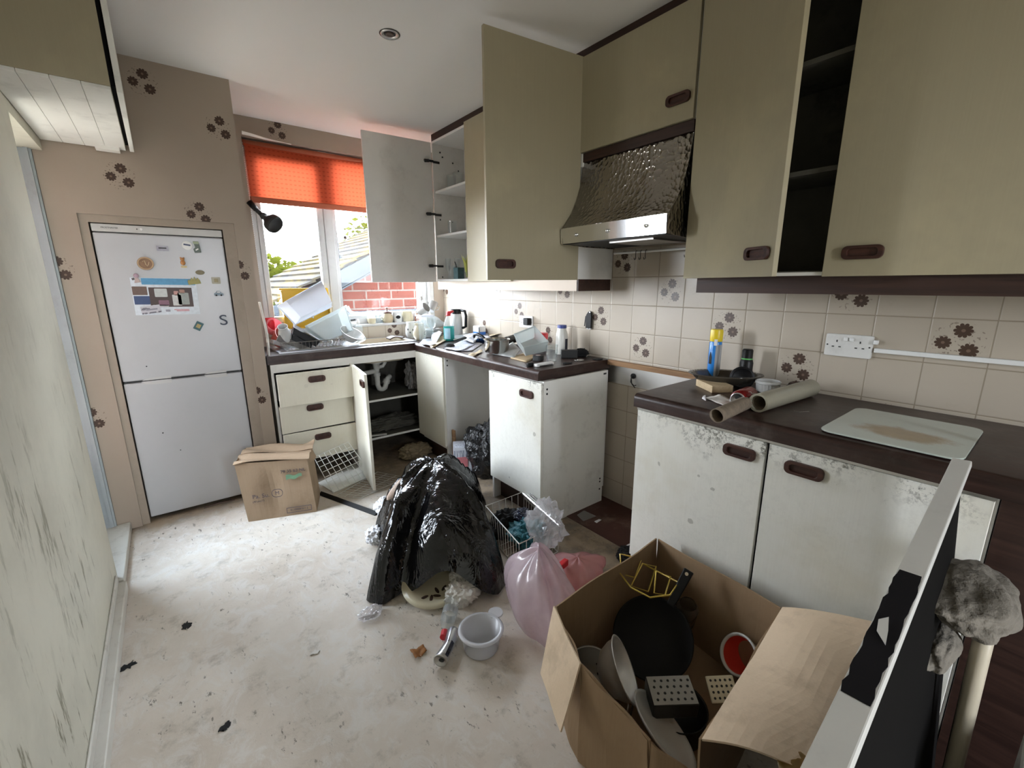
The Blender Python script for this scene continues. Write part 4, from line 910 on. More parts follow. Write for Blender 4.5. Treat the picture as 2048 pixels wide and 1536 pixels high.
text_obj('stencil_lettering', '(40 pkt/T)', .015, M['ink'], t, fm @ TR(.07, .125, .002)); text_obj('stencil_lettering', '79 35 63 NL', .026, M['ink'], t, fm @ TR(.265, .285, -.001))
bm = BM(); ring_prism(bm, [(x+.275, y+.040) for x, y in rrect(.135, .034, .002)], [(x+.275, y+.040) for x, y in rrect(.130, .029, .002)], 0, .0022, fm); obj('stencil_frame', bm, M['ink'], t)
text_obj('stencil_lettering', '8 | 1005081611 2', .016, M['ink'], t, fm @ TR(.275, .040, .001), spacing=.85)
bm = BM(); grid(bm, lambda u, v: Vector((.225+.085*u, .262-.03*v*(1-.4*u)+.006*math.sin(9*u), .0012)), 8, 4)
for v in bm.verts: v.co = fm @ v.co
obj('green_print', bm, M['green'], t)
# wire racks and sheet beside the carton
def wire_rack(t, A, B, C, D, n1, n2, r=.0022, name='wire_grid'):
    A, B, C, D = [Vector(p) for p in (A, B, C, D)]; bm = BM(); tube(bm, [A, B, C, D], r*1.5, 6, True); obj('rim_wire', bm, M['wirew'], t)
    bm = BM()
    for i in range(1, n1): k = i/n1; cyl(bm, A.lerp(B, k), D.lerp(C, k), r, n=5)
    for i in range(1, n2): k = i/n2; cyl(bm, A.lerp(D, k), B.lerp(C, k), r, n=5)
    obj(name, bm, M['wirew'], t)
t = thing('wire_basket', 'white wire grid shelf tipped up against the drawers beside the carton', 'wire rack', (0, 0, 0))
wire_rack(t, pz(666, 986, .004), pz(743, 948, .004), py(696, 884, 3.085), py(628, 915, 3.06), 7, 7)
t2 = thing('wire_basket', 'white wire shelf lying flat on the dirty floor below the open sink door', 'wire rack', (0, 0, 0))
wire_rack(t2, pz(672, 992, .004), pz(722, 996, .004), pz(812, 955, .004), pz(755, 944, .004), 3, 12, .0016)
bm = BM(); q = [pz(u, v, .003) for u, v in ((636, 966), (668, 985), (738, 954), (712, 928))]; bm.faces.new([bm.verts.new(p) for p in q])
tag(obj('white_board', bm, M['edge'], solid=.005), 'white board lying on the floor under the tipped wire grid', 'board')
bm = BM(); a, b = pz(640, 986, .012), pz(752, 1027, .012); d = (b-a).normalized(); s = d.cross(Vector((0,0,1)))*.010
q = []
for P in (a, b): q += [P-s-Vector((0,0,.011)), P+s-Vector((0,0,.011)), P+s+Vector((0,0,-.007)), P-s+Vector((0,0,.009))]
v = [bm.verts.new(p) for p in q]
for f in ((0,1,2,3),(7,6,5,4),(0,4,5,1),(1,5,6,2),(2,6,7,3),(3,7,4,0)): bm.faces.new([v[i] for i in f])
tag(obj('metal_strip', bm, M['black']), 'long black metal strip lying on the floor beside the carton', 'strip')
bm = BM(); a, b = pz(408, 1016, .012), pz(470, 1000, .012); tube(bm, [a, (a+b)/2+Vector((0,0,.006)), b], .004, 6); tag(obj('stick', bm, M['brown']), 'thin brown twig in the dirt under the fridge edge', 'twig')
# big black bin bag slumped open towards the camera
C0 = Vector((.985, 1.98, 0))
G_ = [(.497, 1.665), (.66, 1.60), (.80, 1.47), (.957, 1.372), (1.04, 1.42), (1.12, 1.70), (1.22, 1.90), (1.40, 2.05), (1.40, 2.22), (1.18, 2.30), (.96, 2.36), (.80, 2.22), (.70, 2.02), (.60, 1.83)]
ang = sorted([(math.atan2(y-C0.y, x-C0.x), math.hypot(x-C0.x, y-C0.y)) for x, y in G_])
def rad(a):
    a = (a+PI) % (2*PI)-PI
    ks = [(q[0]-2*PI, q[1]) for q in ang[-2:]]+ang+[(q[0]+2*PI, q[1]) for q in ang[:2]]
    for (a0, r0), (a1, r1) in zip(ks, ks[1:]):
        if a0 <= a <= a1: k = (a-a0)/(a1-a0+1e-9); k = k*k*(3-2*k); return r0+(r1-r0)*k
    return ang[0][1]
def bagpt(u, v):
    a = u*2*PI; R_ = rad(a); t_ = v
    dx, dy = math.cos(a), math.sin(a)
    amid = math.atan2(1.50-C0.y, .80-C0.x)
    da = (a-amid+PI) % (2*PI)-PI
    lift = .15*math.exp(-(da/.24)**2)                        # mouth of the bag
    pr = (1-t_**2.3)**.75
    far = .10*math.exp(-((((a-.12)+PI) % (2*PI)-PI)/.5)**2)    # the long slump towards the cupboard
    z = lift+(.425-lift)*pr-far*t_*(1-t_)
    w1 = 1.6*mnoise.noise(Vector((dx*1.6+5, dy*1.6, t_*.8))); w2 = mnoise.noise(Vector((dx*2.2, dy*2.2, 7)))
    fold = (.020+.016*w2)*(1-abs(math.sin(a*3.5+w1*2.2))*2)+.011*(1-abs(math.sin(a*8+3*w1+1.2*t_))*2)*(.4+.6*abs(w2)*2)
    n_ = mnoise.noise(Vector((dx*t_*2.6, dy*t_*2.6, z*3.2)))*.030+.010*(1-2*abs(mnoise.noise(Vector((dx*t_*7, dy*t_*7, z*5)))))
    r = R_*t_*(1+fold*1.6*t_)+n_*t_*.6
    z = max(.004, z+n_*1.1*(1-t_)+fold*1.3*t_*(1-t_**6)*2)
    if t_ > .985: z = max(.004, lift+.004)
    return Vector((C0.x+dx*r+.03*(1-t_), C0.y+dy*r, z))
bm = BM(); grid(bm, lambda u, v: bagpt(u, .02+.98*v), 150, 46, cu=True)
tag(obj('bin_bag', bm, M['bag'], smooth=True), 'big glossy black bin bag slumped open in the middle of the floor', 'bag')
t = thing('dinner_plate', 'cream patterned plate sliding out from under the big black bag', 'plate', pz(868, 1178, .03)+Vector((0,.02,-.005)), 0, rot=(.18, -.08, .3))
bm = BM(); lathe(bm, [(0,.0),(.075,.0),(.085,.006),(.13,.018),(.132,.021),(.084,.010),(.072,.004),(0,.004)], 40); obj('dish', bm, M['cream'], t, smooth=True)
bm = BM()
for k, (x, y, a) in enumerate(((-.045,-.04,.6),(-.02,-.05,2.2),(.0,-.03,1.2),(.03,-.045,.2),(-.06,-.015,2.8))): prism(bm, [(.018*math.cos(b)*1.0, .007*math.sin(b)) for b in [i*PI/5 for i in range(10)]], .0045, .0052, TR(x, y, 0, rz=a))
obj('leaf_pattern', bm, M['brown'], t)
def wad(name, label, p, rx, ry, rz, m, seed, cat='rubbish', amp=.3, sub=4, group=None, smooth=False):
    bm = crumple_bm(rx, ry, rz, seed, amp, sub=sub); return tag(obj(name, bm, M[m] if isinstance(m, str) else m, None, smooth=smooth, loc=p), label, cat, group)
wad('crumpled_tissue', 'grubby pale tissue spilling from the mouth of the black bag', pz(928, 1200, 0), .075, .06, .055, 'tissue', 11)
wad('crumpled_tissue', 'pale crumpled wrapper tucked inside the mouth of the black bag', pz(930, 1165, .02), .07, .06, .06, 'tissue', 14)
wad('crumpled_tissue', 'round wad of white tissue on the floor left of the black bag', pz(752, 1085, 0), .060, .06, .052, 'paperwhite', 12)
wad('crumpled_tissue', 'torn white tissue behind the round wad left of the black bag', pz(768, 1028, 0), .05, .05, .06, 'paperwhite', 19)
wad('plastic_scrap', 'scrap of clear film lying at the lower left tip of the bag', pz(742, 1232, 0), .05, .035, .022, 'clearbag', 13)
p = py(848, 918, 2.1); wad('paper_scrap', 'scrap of white paper on top of the black bag', (p.x, p.y, p.z-.035), .055, .04, .022, 'paperwhite', 15)
bm = BM(); pts = [py(u, v, y) for u, v, y in ((768,1005,1.95),(775,985,1.98),(800,955,2.04),(828,930,2.08),(850,920,2.10))]
V = []
for i, p in enumerate(pts): V.append([bm.verts.new(p+Vector((0,.0,0))), bm.verts.new(p+Vector((.045,-.015,.004)))])
for i in range(len(V)-1): bm.faces.new((V[i][0], V[i+1][0], V[i+1][1], V[i][1]))
tag(obj('magazine_edge', bm, mat('red and cream print', (.50,.38,.30), .5, var=.6, scale=18), smooth=True, solid=.006, sub=1), 'curved magazine edge showing along the left side of the black bag', 'magazine')
# empty water bottle, crushed can, tub, leaf
a, b = pz(913, 1172, .035), pz(887, 1275, .03); d = b-a
t = thing('water_bottle', 'clear empty water bottle with red cap beside the white tub', 'bottle', a, rot=d.to_track_quat('Z', 'Y').to_euler())
L = d.length; r = .031
bm = BM(); lathe(bm, [(0,.0),(r*.8,0),(r,.012)]+[(r*(1-.07*(k%2)), .02+k*.011) for k in range(int((L*.5)/.011))]+[(r,L*.62),(r*.95,L*.72),(r*.45,L*.86),(.013,L*.90)], 24); obj('bottle_body', bm, M['clear'], t, smooth=True)
bm = BM(); lathe(bm, [(.0135,L*.90),(.0145,L*.90),(.0145,L*1.0),(0,L*1.0)], 18); obj('cap', bm, M['red'], t)
bm = BM(); lathe(bm, [(r*1.01,L*.50),(r*1.01,L*.64)], 24); obj('bottle_label', bm, clear('pale bottle label', (.80,.82,.84), .4), t)
a, b = pz(880, 1322, .030), pz(908, 1262, .028); d = b-a; L = d.length*1.0
t = thing('drink_can', 'crushed silver and blue drink can left of the white tub', 'can', a, rot=d.to_track_quat('Z', 'Y').to_euler())
bm = BM(); lathe(bm, [(.024,.0),(.026,.004),(.027,.02),(.0265,L*.5),(.026,L*.9),(.022,L)], 26)
for v in bm.verts:
    k = math.exp(-((v.co.z-L*.42)/(L*.28))**2); v.co.x -= (.012 if v.co.x > 0 else 0)*k; v.co.y *= 1-.25*k
obj('can_body', bm, M['alu'], t, smooth='auto')
bm = BM(); lathe(bm, [(0,.004),(.019,.004),(.021,0),(.0245,-.001),(.0255,.002)], 24); obj('can_end', bm, M['aluold'], t, smooth=True)
bm = BM(); prism(bm, [(.010*math.cos(k*PI/6)-.004, .007*math.sin(k*PI/6)) for k in range(12)], .0025, .0036); obj('mouth_hole', bm, M['dark'], t)
bm = BM(); grid(bm, lambda u, v: Vector((.0278*math.cos(2.2+u*.55), .0278*math.sin(2.2+u*.55), .012+v*L*.45)), 6, 3); obj('blue_panel', bm, M['navy'], t)
tp = pz(967, 1312, 0); t = thing('plastic_tub', 'round frosted white tub with one ear, open on the bare floor', 'tub', (.765, 1.175, 0))
bm = BM(); lathe(bm, [(0,.003),(.062,.003),(.066,.01),(.074,.075),(.084,.078),(.086,.084),(.080,.088),(.070,.086),(.061,.012),(0,.008)], 44); obj('bowl', bm, M['milkyw'], t, smooth=True)
bm = BM(); prism(bm, [(.098+.030*math.cos(k*PI/8), .030*math.sin(k*PI/8)) for k in range(16)], .080, .086, TR(rz=.35)); obj('ear', bm, M['milkyw'], t, bevel=.002)
p = pz(838, 1306, 0); bm = BM(); V = grid(bm, lambda u, v: Vector(((u-.5)*.05, (v-.5)*.05*(1-.3*u), .004+.014*abs(u-.5)+.01*mnoise.noise(Vector((u*3,v*3,0))))), 7, 7)
tag(obj('dry_leaf', bm, M['leaf'], smooth=True, solid=.0015, loc=p), 'curled orange-brown dry leaf alone on the floor', 'leaf')
for k, (u, v, lab, s) in enumerate(((372, 1252, 'dark flakes of dirt scattered near the left wall', .03), (258, 1332, 'dark crumpled scrap against the left skirting', .03), (449, 1454, 'black scrap of dirt on the near floor', .022), (630, 1306, 'flat grey fragment on the open floor', .02), (1066, 1188, 'small dry curl on the floor before the pink bag', .02))):
    rnd = random.Random(k+3); p = pz(u, v, 0); bm = BM(); nn = 22
    prism(bm, [((s*.35+s*.75*rnd.random()**1.5)*math.cos(2*PI*i/nn), (s*.2+s*.55*rnd.random()**1.5)*math.sin(2*PI*i/nn)) for i in range(nn)], 0, .004, TR(rz=rnd.random()*3))
    tag(obj('dirt_flake', bm, M['glove'] if k != 3 else M['tissue'], loc=p), lab, 'debris')
# dark bin bag and flattened box in the appliance gap
wad('bin_bag', 'black bin bag standing in the empty appliance gap', (1.70, 2.42, 0), .17, .19, .235, 'bagfine', 21, 'bag', .2)
t = thing('paper_packet', 'white printed packet with pink panel in the appliance gap', 'packet', (1.575, 2.60, .0), -.5)
bm = BM(); box(bm, -.07, .07, -.05, .05, 0, .22, TR(0,0,0,.12)); obj('packet_body', bm, M['letter'], t, bevel=.004)
bm = BM(); box(bm, -.045, .03, -.0535, -.0515, .06, .14, TR(0,0,0,.12)); obj('pink_panel', bm, mat('pink panel', (.55,.18,.20), .5), t)
bm = BM(); box(bm, 1.54, 1.552, 2.655, 2.69, 0, .30, TR()); tag(obj('wood_offcut', bm, M['batten']), 'thin brown wood offcut leaning in the appliance gap', 'wood')
# rubbish under the sink
wad('crumpled_cloth', 'brown crumpled cloth on the floor below the bare sink shelves', pz(860, 920, 0)+Vector((-.05,.14,0)), .13, .10, .065, mat('soiled beige cloth', (.26,.20,.12), .9, var=.5), 31)
wad('plastic_bag', 'grey plastic bag on the upper sink shelf', (1.545, 3.30, .502), .06, .09, .13, mat('dull grey plastic bag', (.26,.25,.24), .6, var=.3), 32, 'bag')
wad('rubbish_heap', 'heap of dusty rubbish on the lower sink shelf', (1.33, 3.32, .207), .26, .12, .055, M['carcdark'], 33)
bm = BM(); box(bm, -.06, .06, -.012, .012, 0, .008); tag(obj('paper_strip', bm, M['pipe'], loc=(1.17, 3.17, .2065), rot=(0,0,-.3)), 'pale strip lying on the lower sink shelf', 'strip')
# wire drawer basket with bags in it
A = pz(970, 1074, 0); zt = .165; Bq = pz(1019, 1120, 0)
TL, TRr, FL = pz(971, 1012, zt), pz(1048, 983, zt), pz(1038, 1088, zt); FRr = TRr+(FL-TL)
t = thing('wire_basket', 'white wire drawer basket full of bags on the floor by the end unit', 'basket', (0, 0, 0))
bm = BM(); tube(bm, [TL, TRr, FRr, FL], .0035, 8, True); obj('rim_wire', bm, M['wirew'], t)
lo_ = [p*1 for p in (TL, TRr, FRr, FL)]; cen = sum(lo_, Vector())/4; lo_ = [Vector((cen.x+(p.x-cen.x)*.93, cen.y+(p.y-cen.y)*.93, .006)) for p in lo_]
bm = BM(); tube(bm, lo_, .003, 6, True)
for (i, j, n) in ((0,1,6),(1,2,13),(2,3,6),(3,0,13)):
    up_ = [TL, TRr, FRr, FL]
    for k in range(n): q = k/n; cyl(bm, up_[i].lerp(up_[j], q), lo_[i].lerp(lo_[j], q), .0018, n=5)
for k in range(1, 8): cyl(bm, lo_[0].lerp(lo_[3], k/8), lo_[1].lerp(lo_[2], k/8), .0018, n=5)
obj('wire_sides', bm, M['wirew'], t)
bm = BM(); n_ = Vector((0,0,1)); a, b = TRr, FRr; q = [a+Vector((0,0,.02)), b+Vector((0,0,.02)), b-Vector((0,0,.05)), a-Vector((0,0,.05))]
off = (FL-FRr).normalized()*-.006; bm.faces.new([bm.verts.new(p+off) for p in q]); obj('runner_plate', bm, M['metal'], t, solid=.003)
bm = BM(); cyl(bm, a-Vector((0,0,.012))-off, b-Vector((0,0,.012))-off, .009, n=10); obj('runner_rail', bm, M['metal'], t)
cc = (TL+TRr+FRr+FL)/4
wad('plastic_bag', 'teal blue plastic bag inside the wire drawer', (cc.x+.0, cc.y-.06, .012), .10, .11, .085, 'bluebag', 41, 'bag')
wad('crisp_packet', 'shiny navy packet on top in the wire drawer', (cc.x+.04, cc.y+.03, .10), .055, .06, .04, 'navy', 42, 'packet')
wad('plastic_bag', 'black plastic bag at the back of the wire drawer', (cc.x-.02, cc.y+.10, .012), .10, .08, .08, 'glove', 43, 'bag')
wp = pz(1098, 1080, .13); wad('carrier_bag', 'crumpled clear carrier bag heaped over the wire drawer front', (1.325, 1.43, .10), .105, .085, .115, 'clearbag', 44, 'bag', .35, 5)
def filmbag(name, label, p, rx, ry, rz, m, seed, k=5, lean=(0, 0), rz_=0):
    bm = BM()
    def f(u, v):
        a = u*2*PI; d = Vector((math.cos(a), math.sin(a), 0)); w = mnoise.noise(d*1.4+Vector((seed, 0, v*.9)))
        base = math.sin(PI*min(1, .16+.84*v))**.75 if v < .999 else 0
        fold = .13*(1-2*abs(math.sin(a*k*.5+2.6*w+v*.8)))+.06*(1-2*abs(math.sin(a*k*1.3+4*w)))
        r = base*(1+fold*(.35+.65*v)+.22*mnoise.noise(d*1.1+Vector((0, seed, v*1.3))))
        z = rz*(v**.92)*(1+.12*mnoise.noise(d*1.7+Vector((seed, seed, 0))))
        return Vector((rx*r*d.x+lean[0]*v, ry*r*d.y+lean[1]*v, z+.004))
    grid(bm, f, 72, 26, cu=True); bmesh.ops.remove_doubles(bm, verts=bm.verts, dist=.0003)
    o = obj(name, bm, M[m], smooth=True, loc=p, rot=(0, 0, rz_)); return tag(o, label, 'bag')
filmbag('carrier_bag', 'tall pinkish translucent bag leaning on the big cardboard box', (1.0, 1.10, 0), .105, .19, .33, 'pinkbag', 3, 5, (.03, .05))
filmbag('carrier_bag', 'flat pinkish bag lying between the wire basket and cardboard box', (1.30, 1.23, 0), .17, .12, .125, 'pinkfill', 11, 3, (.02, -.02))
bm = BM(); box(bm, -.05, .05, -.012, .012, 0, .03); tag(obj('red_packet', bm, M['red'], bevel=.004, loc=(1.20, 1.20, .125), rot=(0,0,.2)), 'small red packet on the flat pinkish bag', 'packet')
t = thing('mug', 'brown mug lying behind the big cardboard box rim', 'mug', (1.23, 1.035, .05), rot=(.9, 0, -.3))
bm = BM(); lathe(bm, [(0,0),(.04,0),(.046,.09),(.049,.092),(.043,.085),(.037,.006),(0,.006)], 28); obj('cup', bm, M['stone'], t, smooth=True)
bm = BM(); tube(bm, [(.045,0,.02),(.07,0,.03),(.07,0,.065),(.045,0,.075)], .006, 8); obj('handle', bm, M['stone'], t, smooth=True)
wad('glove', 'black cloth glove by the corner of the right cupboard', (1.63, 1.17, 0), .05, .045, .045, 'glove', 47, 'glove')
for k, (x, y, s, lab) in enumerate(((1.80, 1.50, .022, 'white paper scrap on the red floor near the wall'), (1.74, 1.24, .014, 'tiny pale scrap at the near edge of the red floor'))):
    bm = BM(); quadpts(bm, [(-s,-s*.4,0),(s,-s*.3,.003),(s*.8,s*.4,.002),(-s*.9,s*.5,0)]); tag(obj('paper_scrap', bm, M['paperwhite'], solid=.001, loc=(x, y, .005)), lab, 'scrap')
bm = BM(); quadpts(bm, [(-.05,-.03,0),(.05,-.04,.002),(.04,.05,.004),(-.03,.04,.002)]); tag(obj('plastic_scrap', bm, M['clear'], solid=.001, loc=(1.78, 1.58, .006)), 'clear plastic film scrap on the red floor', 'scrap')
# ---------------------------------------------------------------- big open cardboard box with pans
ZR = .35
Bk, Lf, Rt = pz(1315, 1077, ZR), pz(1110, 1212, ZR), pz(1565, 1217, ZR)
Bk.x = min(Bk.x, 1.455)
Fl, Fr = pz(1163, 1328, .335), pz(1404, 1480, ZR)
t = thing('cardboard_box', 'big open cardboard box full of pans in the right foreground', 'box', (0, 0, 0))
def wall(nm, a, b, zt0=None, zt1=None, inn=.0, m='cardin', z0=.0):
    bm = BM(); A0, B0 = Vector((a.x, a.y, z0)), Vector((b.x, b.y, z0))
    grid(bm, lambda u, v: Vector((A0.x+(B0.x-A0.x)*u, A0.y+(B0.y-A0.y)*u, v*((a.z if zt0 is None else zt0)*(1-u)+(b.z if zt1 is None else zt1)*u)))+Vector((.004*math.sin(u*7+v*3), .004*math.sin(v*5+u*9), 0)), 14, 8)
    return obj(nm, bm, M[m], t, solid=.005, smooth=False)
wall('box_side', Lf, Bk); wall('box_side', Bk, Rt); wall('box_side', Rt, Fr); 
Fl2 = pz(1300, 1482, .29)
wall('box_side', Lf, Fl); wall('box_side', Fl, Fl2); wall('box_side', Fl2, Vector((Fr.x-.0, Fr.y, .24)))
bm = BM(); bm.faces.new([bm.verts.new((p.x, p.y, .004)) for p in (Lf, Bk, Rt, Fr, Fl2, Fl)]); obj('box_bottom', bm, M['cardin'], t, solid=.006)
def flap(pts, nm='flap', m='card', bend=.0):
    a, b, c, d = [Vector(p) for p in pts]; bm = BM()
    grid(bm, lambda u, v: (a.lerp(b, u)).lerp(d.lerp(c, u), v)+Vector((0,0,bend*math.sin(v*PI)+.003*math.sin(u*8+v*5))), 14, 10); return obj(nm, bm, M[m], t, solid=.005)
flap([Fr, Rt, pz(1745, 1245, .402), pz(1620, 1545, .36)], 'flap', 'card', .012)
flap([Lf+Vector((-.004,0,.002)), Fl+Vector((-.004,0,.002)), pz(1122, 1465, .17), pz(1082, 1345, .19)], 'torn_flap', 'card')
flap([Fl, Fl2, pz(1310, 1560, .16), pz(1160, 1410, .15)], 'torn_flap', 'cardin')
bm = BM(); q = [pz(u, v, .358) for u, v in ((1545, 1480), (1600, 1468), (1640, 1545), (1560, 1560))]
V = grid(bm, lambda u, v: q[0].lerp(q[1], u).lerp(q[3].lerp(q[2], u), v)+Vector((0,0,.006+.006*mnoise.noise(Vector((u*5,v*5,2))))), 8, 8); obj('parcel_tape', bm, M['tape'], t, smooth=True, solid=.0008)
def posed(name, label, cat, p, axis, roll=0.0, group=None):
    q = Vector(axis).normalized().to_track_quat('Z', 'Y') @ Matrix.Rotation(roll, 3, 'Z').to_quaternion()
    return thing(name, label, cat, p, group=group, rot=q.to_euler())
pc1 = pz(1305, 1275, .17); nrm = (CAM-pc1).normalized()+Vector((-.15,.05,.25))
hd = pz(1387, 1135, .33)-pc1
q_ = nrm.normalized(); hx = (hd-q_*hd.dot(q_)).normalized(); hy = q_.cross(hx)
t = thing('frying_pan', 'large black frying pan standing on edge in the cardboard box', 'pan', pc1); t.rotation_euler = Matrix((hx, hy, q_)).transposed().to_euler()
bm = BM(); R_ = .128; lathe(bm, [(0,-.030),(.100,-.030),(R_,.010),(R_+.003,.012),(R_-.003,.010),(.098,-.025),(0,-.025)], 56); obj('pan_body', bm, M['pan'], t, smooth=True)
bm = BM(); V = grid(bm, lambda u, v: Vector((.122+.135*u, (v-.5)*(.026+.008*u), .004+.018*u)), 8, 4); obj('pan_handle', bm, M['black'], t, solid=.014, bevel=.003)
bm = BM(); lathe(bm, [(0,0),(.006,0),(.006,.002),(0,.002)], 14, TR(.240, 0, .030)); obj('hanging_hole', bm, M['tan'], t)
pc2 = pz(1250, 1338, .185); vd = (CAM-pc2).normalized()
t = posed('colander', 'dented aluminium colander on its side in the cardboard box', 'colander', pc2, vd*.30+(RGT*.95+UPV*.26)*.95, 2.2)
bm = BM(); lathe(bm, [(0,-.082),(.035,-.078),(.065,-.055),(.082,-.025),(.088,.0),(.094,.002),(.096,.0),(.094,-.002),(.086,-.002),(.079,-.026),(.062,-.052),(.034,-.069),(0,-.071)], 44); obj('bowl', bm, M['alud'], t, smooth=True)
for rr, n, zz in ((.035,7,-.0785),(.018,5,-.0815)):
    for k in range(n):
        a = 2*PI*k/n; bm = BM(); cyl(bm, (rr*math.cos(a), rr*math.sin(a), zz-.001), (rr*math.cos(a), rr*math.sin(a), zz+.003), .0035, n=8); obj('hole', bm, M['dark'], t)
for s in (0,):
    d = (Matrix.Identity(3)); bm = BM(); tube(bm, [(.02,.088,-.012),(.015,.11,-.025),(-.015,.11,-.025),(-.02,.088,-.012)], .003, 8); obj('loop_handle', bm, M['metal'], t, smooth=True)
g0 = [pz(u, v, z) for u, v, z in ((1289, 1355, .20), (1376, 1352, .205), (1402, 1402, .19), (1308, 1415, .185))]
ctr = sum(g0, Vector())/4; ex = (g0[1]-g0[0]).normalized(); ez = ex.cross(g0[3]-g0[0]).normalized(); ez = ez if ez.z > 0 else -ez; ey = ez.cross(ex)
t = thing('box_grater', 'dark metal box grater lying face up in the cardboard box', 'grater', ctr); t.rotation_euler = Matrix((ex, ey, ez)).transposed().to_euler()
gw, gh = (g0[1]-g0[0]).length, (g0[3]-g0[0]).length
bm = BM(); box(bm, -gw/2, gw/2, -gh/2, gh/2, -.06, 0); obj('grater_body', bm, M['dark'], t, bevel=.003)
bm = BM(); box(bm, -gw/2+.002, gw/2-.002, -gh/2+.002, gh/2-.002, 0, .0018); obj('grating_face', bm, M['aluold'], t)
for i in range(6):
    for j in range(4):
        x, y = (i-2.5)*gw*.15+(j%2)*gw*.05, (j-1.5)*gh*.21; bm = BM(); lathe(bm, [(0,.0016),(.0042,.0016),(.003,.0034),(0,.0036)], 8, TR(x, y, 0)); obj('grating_hole', bm, M['dark'], t)
t = posed('plastic_tub', 'white tub with red inside tipped over in the cardboard box', 'tub', pz(1478, 1318, .14)+Vector((.02,0,0)), (-.62, .22, .42))
bm = BM(); lathe(bm, [(0,-.10),(.045,-.10),(.060,.02),(.063,.022),(.064,.018),(.066,.020),(.062,.025),(.057,.02),(.056,.015)], 36); obj('outer_wall', bm, M['ceramic'], t, smooth=True)
bm = BM(); lathe(bm, [(.0565,.016),(.043,-.093),(0,-.093)], 36); obj('red_lining', bm, M['redin'], t, smooth=True)
def yloop(c, a, b): return [c, c+a, c+a+b, c+b]
p0 = pz(1262, 1135, .36); t = thing('wire_plate_rack', 'yellow coated wire rack hooked in the back corner of the cardboard box', 'wire rack', (0, 0, 0))
bm = BM()
for uv in (((1240,1108),(1250,1110),(1283,1118),(1270,1155),(1243,1148)), ((1285,1127),(1312,1133),(1296,1183),(1262,1172)), ((1312,1143),(1341,1153),(1330,1190),(1308,1186))):
    tube(bm, [pz(u, v, .33-.012*i) for i, (u, v) in enumerate(uv)], .0028, 7, True)
tube(bm, [pz(u, v, .31) for u, v in ((1235,1140),(1262,1175),(1300,1195),(1340,1190),(1357,1165),(1285,1127))], .0028, 7)
obj('wire_loops', bm, M['yellowwire'], t, smooth=True)
t = posed('cutlery_drainer', 'pale perforated cutlery drainer half under the box flap', 'drainer', pz(1445, 1378, .15), (-.5, -.3, .8), .3)
bm = BM(); box(bm, -.04, .04, -.035, .035, -.012, 0); obj('drainer_body', bm, M['cream'], t, bevel=.003)
for i in range(5):
    for j in range(4): bm = BM(); cyl(bm, ((i-2)*.014, (j-1.5)*.015, -.001), ((i-2)*.014, (j-1.5)*.015, .0012), .0035, n=8); obj('slot', bm, M['dark'], t)
t = posed('oval_tray', 'white rimmed tray standing along the near side of the cardboard box', 'tray', pz(1322, 1462, .13), RGT*.60+UPV*.72-FWD*.12, .6)
bm = BM(); lathe(bm, [(0,0),(.085,0),(.10,.012),(.106,.016),(.107,.012),(.10,.006),(0,-.003)], 40, Matrix.Diagonal((1.0,.9,1,1))); obj('tray_dish', bm, M['ceramic'], t, smooth=True)
t = posed('saucepan', 'dark saucepan at the bottom of the cardboard box behind the colander', 'pan', (.93, .78, .09), (-.25, -.3, .9))
bm = BM(); lathe(bm, [(0,-.06),(.07,-.06),(.078,.03),(.08,.032),(.074,.028),(.067,-.055),(0,-.055)], 36); obj('pan_body', bm, M['aluold'], t, smooth=True)
t = thing('saucepan', 'black saucepan below the grater in the cardboard box', 'pan', (1.06, .55, .012)); bm = BM(); lathe(bm, [(0,0),(.085,0),(.09,.075),(.092,.077),(.086,.073),(.081,.005),(0,.005)], 36); obj('pan_body', bm, M['black'], t, smooth=True)
t = posed('glass_jar', 'brownish glass jar behind the frying pan in the box', 'jar', pz(1372, 1225, .20), (-.2,-.2,.9)); bm = BM(); lathe(bm, [(0,-.05),(.035,-.05),(.038,.03),(.03,.045),(.028,.05)], 24); obj('jar_body', bm, M['greyglass'], t, smooth=True)
# canister on the floor in front of the box
a, b = pz(1172, 1462, .045), pz(1262, 1585, .04); d = b-a
t = thing('aerosol_can', 'grey-white canister lying beside the near side of the cardboard box', 'canister', a, rot=d.to_track_quat('Z', 'Y').to_euler())
bm = BM(); lathe(bm, [(0,0),(.028,0),(.034,.006),(.035,.02),(.035,d.length)], 30); lathe(bm, [(.035,d.length),(.02,d.length+.02),(0,d.length+.02)], 30); obj('can_body', bm, mat('grey white label', (.50,.52,.55), .4, var=.1), t, smooth='auto')
bm = BM(); lathe(bm, [(.0353,.05),(.0353,.09)], 30); obj('label_band', bm, mat('soft grey band', (.36,.36,.40), .4), t)
# ---------------------------------------------------------------- right edge: ribbed panel with white rail, mop, tube
t = thing('ribbed_panel', 'dark ribbed panel with a white top rail propped against the worktop', 'panel', (0, 0, 0))
bm = BM(); ra, rb = Vector((.30, .072, .848)), Vector((1.462, .108, .925))
def rail_pt(k, s, h): p = ra.lerp(rb, k); return Vector((p.x, p.y+s, p.z+h))
q = []
for k in (0, 1):
    for s, h in ((-.017, -.012), (.017, -.012), (.019, 0), (-.015, .002)): q.append(bm.verts.new(rail_pt(k, s, h)))
for f in ((0,1,2,3),(7,6,5,4),(0,4,5,1),(1,5,6,2),(2,6,7,3),(3,7,4,0)): bm.faces.new([q[i] for i in f])
obj('top_rail', bm, M['whitepaint'], t, bevel=.002)
bm = BM(); P_ = []
for i in range(21):
    k = .235+.265*i/20; P_.append(k)
top = [rail_pt(k, .0195-(.004*random.Random(i).random()), .0012) for i, k in enumerate(P_)]; bot = [rail_pt(k, -.0135+(.003*random.Random(i+50).random()), .0030) for i, k in enumerate(P_)]
